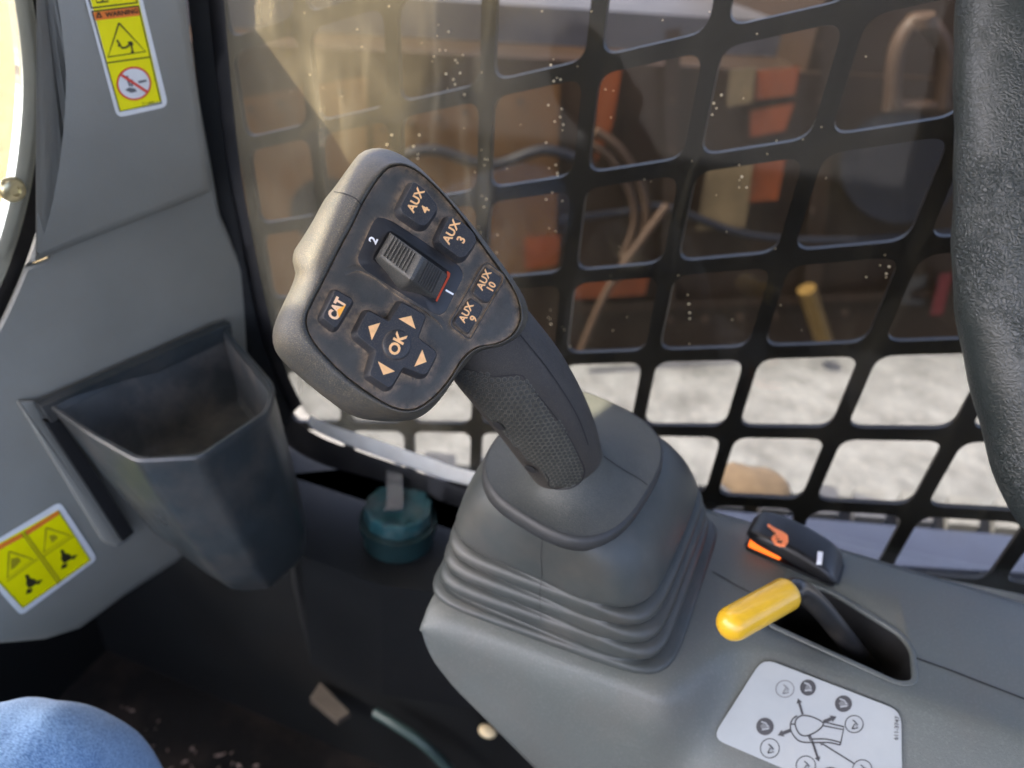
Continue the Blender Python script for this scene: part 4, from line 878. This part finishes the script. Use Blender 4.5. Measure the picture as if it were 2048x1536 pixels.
# raised ridge of the plate beside the pad
for pts, w_ in (([(462, 752), (545, 715), (640, 755), (760, 845), (860, 900), (945, 960), (990, 1010), (1000, 1080)], .0022),):
    dn2 = dense([z1(*p) for p in pts], 6); mb = MB(); lo = []
    for i, p in enumerate(dn2):
        s = min(1, i / 8, (len(dn2) - 1 - i) / 12) ; q = FACE(p[0], p[1], 0); a0_, a1_ = FACE(*dn2[max(i - 1, 0)]), FACE(*dn2[min(i + 1, len(dn2) - 1)]); t = (a1_ - a0_).normalized(); sd = t.cross(FACE.n)
        lo.append([q - sd * w_ * 1.2, q - sd * w_ * .5 + FACE.n * .0013 * s, q + sd * w_ * .3 + FACE.n * .0013 * s, q + sd * w_ * .6])
    mb.loft(lo, (True, True), closed=False); mb.obj('plate_ridge', M['plate'], joy)
# rocker wheel and its bezel
bz = roundpoly([z1(*p) for p in [(660, 440), (735, 470), (1070, 690), (1096, 745), (1000, 935), (960, 955), (575, 712), (546, 660), (630, 470)]], 13, 5)
wl_ = roundpoly([z1(*p) for p in [(712, 508), (1025, 728), (1028, 742), (952, 890), (938, 886), (630, 668), (630, 650)]], 4, 3)
# bezel ring as a proud sheet with the wheel well inside
mb = MB(); n_b = 72
def radial(poly, c, n):
    out = []; P_ = [V2(p) for p in poly]
    for k in range(n):
        a_ = 2 * math.pi * k / n; dvec = Vector((math.cos(a_), math.sin(a_), 0)); best = None
        for i in range(len(P_)):
            p, q = P_[i], P_[(i + 1) % len(P_)]; e = q - p; den = dvec.x * e.y - dvec.y * e.x
            if abs(den) < 1e-9: continue
            w_ = p - c; t = (w_.x * e.y - w_.y * e.x) / den; s = (w_.x * dvec.y - w_.y * dvec.x) / den
            if t > 0 and -1e-6 <= s <= 1 + 1e-6: best = t if best is None else max(best, t)
        out.append(c + dvec * best)
    return out
bc_ = V2(z1(830, 700)); ro = radial(bz, bc_, n_b); ri = radial(wl_, bc_, n_b)
mb.loft([[FACE(p.x, p.y, .0002) for p in ro], [FACE(p.x, p.y, .0012) for p in ro], [FACE(p.x, p.y, .0014) for p in [bc_ + (q - bc_) * .985 for q in ro]], [FACE(p.x, p.y, .0014) for p in ri], [FACE(p.x, p.y, .0004) for p in ri]], (False, False))
bez = mb.obj('wheel_bezel', M['bezel'], joy, angle=40)
mb = MB(); mb.poly([FACE(p.x, p.y, .0009) for p in ri]); mb.obj('wheel_well', M['void'], bez, smooth=False)
px_poly('red_edge', FACE, [[z1(1008, 722), z1(1026, 730), z1(1024, 752), z1(958, 880), z1(950, 872), z1(1010, 752)]], .0013, M['red'], bez)
text_px('lettering', '2', z1(633, 565), FX, FY, 24, lambda a_, b_: FACE(a_, b_, .0016), M['white_print'], bez, .03); text_px('lettering', '1', z1(1024, 832), FX, FY, 24, lambda a_, b_: FACE(a_, b_, .0016), M['white_print'], bez, .03)
# wheel body: near side edge / far side edge along its length, with height above the plate
wa = [z1(720, 520), z1(905, 585), z1(1012, 735)]      # upper edge (towards AUX keys)
wb = [z1(636, 655), z1(848, 765), z1(945, 878)]       # lower edge
# stations along the rocker: (fraction along, height)
stn = [(0, .0012), (.02, .0062), (.06, .0080), (.30, .0122), (.50, .0165), (.555, .0180), (.60, .0176), (.64, .0155), (.80, .0078), (.93, .0030), (1.0, .0012)]
A0, A1, B0, B1 = V2(z1(722, 516)), V2(z1(1016, 730)), V2(z1(652, 640)), V2(z1(950, 872))
def wpt(t, s, h):
    p = A0.lerp(A1, t).lerp(B0.lerp(B1, t), s); return FACE(p.x, p.y, h)
mb = MB(); lo = []
for t, h in stn: nn = FACE.n; lo.append([wpt(t, .02, h) - nn * (h - .0008), wpt(t, .02, h) - nn * .0016, wpt(t, .06, h) - nn * .0004, wpt(t, .12, h), wpt(t, .88, h), wpt(t, .94, h) - nn * .0004, wpt(t, .98, h) - nn * .0016, wpt(t, .98, h) - nn * (h - .0008)])
mb.loft(lo, (True, True), closed=False); whl = mb.obj('thumb_rocker', M['wheel'], joy, angle=35)
def hgt(t):
    for (ta, ha), (tb, hb) in zip(stn, stn[1:]):
        if t <= tb: return ha + (hb - ha) * (t - ta) / (tb - ta)
    return stn[-1][1]
for t in [.075 + .052 * k for k in range(8)] + [.685 + .038 * k for k in range(7)]:
    w_ = .011 if t < .6 else .009; mb = MB()
    ra = [(t - w_, 0), (t - w_ * .5, .0006), (t + w_ * .5, .0006), (t + w_, 0)]
    mb.loft([[wpt(a_, s, hgt(a_) + h) for a_, h in ra] for s in (.11, .14, .86, .89)], (True, True), closed=False); mb.obj('rib', M['wheel'], whl, angle=30)
# --- hexagon grip pad, following the grip surface
tg = bvh(grip.name)
pad_px = [(912, 742), (935, 738), (985, 752), (1040, 750), (1056, 768), (1100, 820), (1140, 878), (1166, 930), (1160, 965), (1130, 975), (1098, 972), (1090, 945), (1060, 925), (1010, 870), (960, 815), (925, 775)]
pp2 = [V2(p) for p in pad_px]
def inside(x, y):
    c = False
    for i in range(len(pp2)):
        p, q = pp2[i], pp2[i - 1]
        if (p.y > y) != (q.y > y) and x < (q.x - p.x) * (y - p.y) / (q.y - p.y) + p.x: c = not c
    return c
from mathutils.geometry import intersect_point_line
hexd = MB(); hexes = MB(); rh = .00120
# lattice laid out in the surface's own coordinates (round the grip x along the grip), in metres
cum = [0]
for k in range(1, NG): cum.append(cum[-1] + ((Ls[k] + Rs[k]) / 2 - (Ls[k - 1] + Rs[k - 1]) / 2).length)
def surf_at(s, m_):
    k = 0
    while k < NG - 2 and cum[k + 1] < s: k += 1
    f = (s - cum[k]) / max(1e-9, cum[k + 1] - cum[k]); rad_ = grip_frame(k)[1].length; a_ = math.pi / 2 + m_ / .0215
    p = grip_pt(k, a_).lerp(grip_pt(k + 1, a_), f); p2 = grip_pt(k, a_ + .05).lerp(grip_pt(k + 1, a_ + .05), f)
    t = (grip_pt(k + 1, a_) - grip_pt(k, a_)).normalized(); e = (p2 - p).normalized(); n__ = e.cross(t)
    c = grip_frame(k)[0]
    if n__.dot(p - c) < 0: n__ = -n__
    return p, e, t, n__.normalized()
def to_px(p):
    v = p - EYE; cx, cy, cz = v.dot(cr), -v.dot(cu), -v.dot(cb); return 1024 + FPX * cx / cz, 768 + FPX * cy / cz
dxh = rh * 1.5 * 1.18; dyh = rh * math.sqrt(3) * 1.18
nh = 0
for i in range(-26, 27):
    for j in range(0, 90):
        s = j * dyh + (dyh / 2 if i % 2 else 0)
        if s > cum[-1]: break
        m_ = i * dxh; P_, e, t, n__ = surf_at(s, m_); u_, v_ = to_px(P_)
        if n__.dot(EYE - P_) < -.002 or not inside(u_, v_): continue
        lo = [[P_ + (e * math.cos(a_) + t * math.sin(a_)) * rh * q + n__ * h for a_ in [k * math.pi / 3 for k in range(6)]] for q, h in ((1.0, -.0001), (.92, .00028), (.70, .00034))]
        hexes.loft(lo, (False, True)); nh += 1
        hexd.poly([P_ + (e * math.cos(a_) + t * math.sin(a_)) * rh * 1.2 + n__ * .00008 for a_ in [k * math.pi / 3 for k in range(6)]])
print('hexes', nh)
hd_ = hexd.obj('groove_dust', mat('groove_dust', (.10, .096, .076), .8, var=.3, vscale=300), grip, smooth=False); hd_['kind'] = 'stuff'
hx = hexes.obj('grip_texture', M['grip_pad'], grip, angle=20); hx['kind'] = 'stuff'
def seam(name, pxs, tree, wid, parent, lift=.0002, n=6):
    P, N_ = on_surface(tree, dense(pxs, n), lift)
    if len(P) > 2: mb = MB(); mb.strip(P, wid, N_); return mb.obj(name, M['seam'], parent)
seam('pad_outline', [(905, 740), (935, 738), (985, 752), (1040, 750), (1056, 768), (1100, 820), (1140, 878), (1166, 930)], tg, .0004, grip)
seam('shell_seam', [(1033, 662), (1065, 700), (1095, 738), (1130, 790), (1158, 840), (1176, 890)], tg, .0006, grip)
tc_ = bvh(collar.name, grip.name)
seam('collar_seam', [(1198, 906), (1220, 922), (1250, 942), (1278, 958), (1300, 975)], bvh(collar.name), .0008, collar)
seam('pad_end', [(1090, 945), (1098, 958), (1098, 970), (1115, 978), (1140, 976), (1160, 964), (1168, 945), (1166, 930)], tc_, .0006, collar, .0004)
th_ = bvh(shell.name)
seam('shell_split', [(668, 384), (690, 388), (712, 398), (722, 410)], th_, .0005, shell)
tb_ = bvh(boot.name)
seam('mould_line', [(1086, 1074), (1082, 1110), (1084, 1150), (1080, 1190), (1082, 1240)], tb_, .0003, boot)
# screw recesses on the inner side of the grip
for u_, v_ in ((998, 850), (1062, 936)):
    P, N_ = on_surface(bvh(grip.name, collar.name), [(u_, v_)], .0003)
    if P:
        n__ = N_[0]; t1_ = n__.orthogonal().normalized(); t2_ = n__.cross(t1_); mb = MB()
        mb.loft([[P[0] + (t1_ * math.cos(a_) + t2_ * math.sin(a_)) * r_ + n__ * h for a_ in [k * math.pi / 8 for k in range(16)]] for r_, h in ((.0032, .0004), (.0028, .0005))], (False, True)); mb.obj('screw_recess', M['seam'], grip)

# ================================================================ seat bolster at the right, with grained vinyl
seat = [(1924, -120, .40), (1921, 0, .40), (1919, 200, .40), (1913, 400, .40), (1915, 520, .40), (1926, 640, .40), (1946, 760, .40), (1976, 880, .40), (2012, 985, .40), (2060, 1060, .40), (2140, 1120, .40)]
sc_ = catmull([(a_, b_, c_) for a_, b_, c_ in seat], 5); lo = []
cxw, czw = c2w((1, 0, 0)), c2w((0, 0, 1))
for p in sc_:
    c = dep(p.x, p.y, p.z); ww = .085; th = .035
    ctr_ = c + cxw * ww
    wob = .0008 * math.sin(p.y * .013) + .0004 * math.sin(p.y * .041 + 1)
    lo.append([ctr_ + cxw * (-(ww + wob) * (abs(math.cos(a_)) ** .8) * (1 if math.cos(a_) > 0 else -1)) + czw * (-th * math.sin(a_)) for a_ in [2 * math.pi * k / 40 for k in range(40)]])
mb = MB(); mb.loft(lo, (True, True)); o = mb.obj('seat_bolster', M['vinyl'], angle=70)
tag(o, 'black grained vinyl seat bolster at the right edge', 'seat bolster')

# ================================================================ the operator's knee in blue denim
kp = [c2w(v) + EYE for v in [(-.375, .49, .10), (-.356, .40, .20), (-.332, .312, .31), (-.303, .260, .39), (-.286, .250, .435), (-.274, .286, .475), (-.27, .39, .495), (-.265, .57, .51)]]
rad_ = [.085, .083, .080, .076, .068, .062, .058, .056]
ks = catmull(kp, 14); rs = [p.x for p in catmull([(r_, 0, 0) for r_ in rad_], 14)]
mb = MB(); mb.tube(ks, rs, 64); v_, f_ = mb.v, mb.f
v_ = [p + Vector((0, 0, .003 * math.sin(p.x * 60 + p.y * 35) + .002 * math.sin(p.y * 120 + p.x * 40) + .0012 * math.sin(p.x * 210 + p.y * 90))) for p in v_]
o = mk('person', v_, f_, M['denim'], origin=kp[3], angle=80)
tag(o, 'person in blue denim jeans, bent knee at the lower left corner', 'person')

scene.render.engine = 'CYCLES'
scene.cycles.transparent_max_bounces = 10
scene.cycles.max_bounces = 5; scene.cycles.diffuse_bounces = 2; scene.cycles.glossy_bounces = 3
scene.cycles.caustics_reflective = False; scene.cycles.caustics_refractive = False
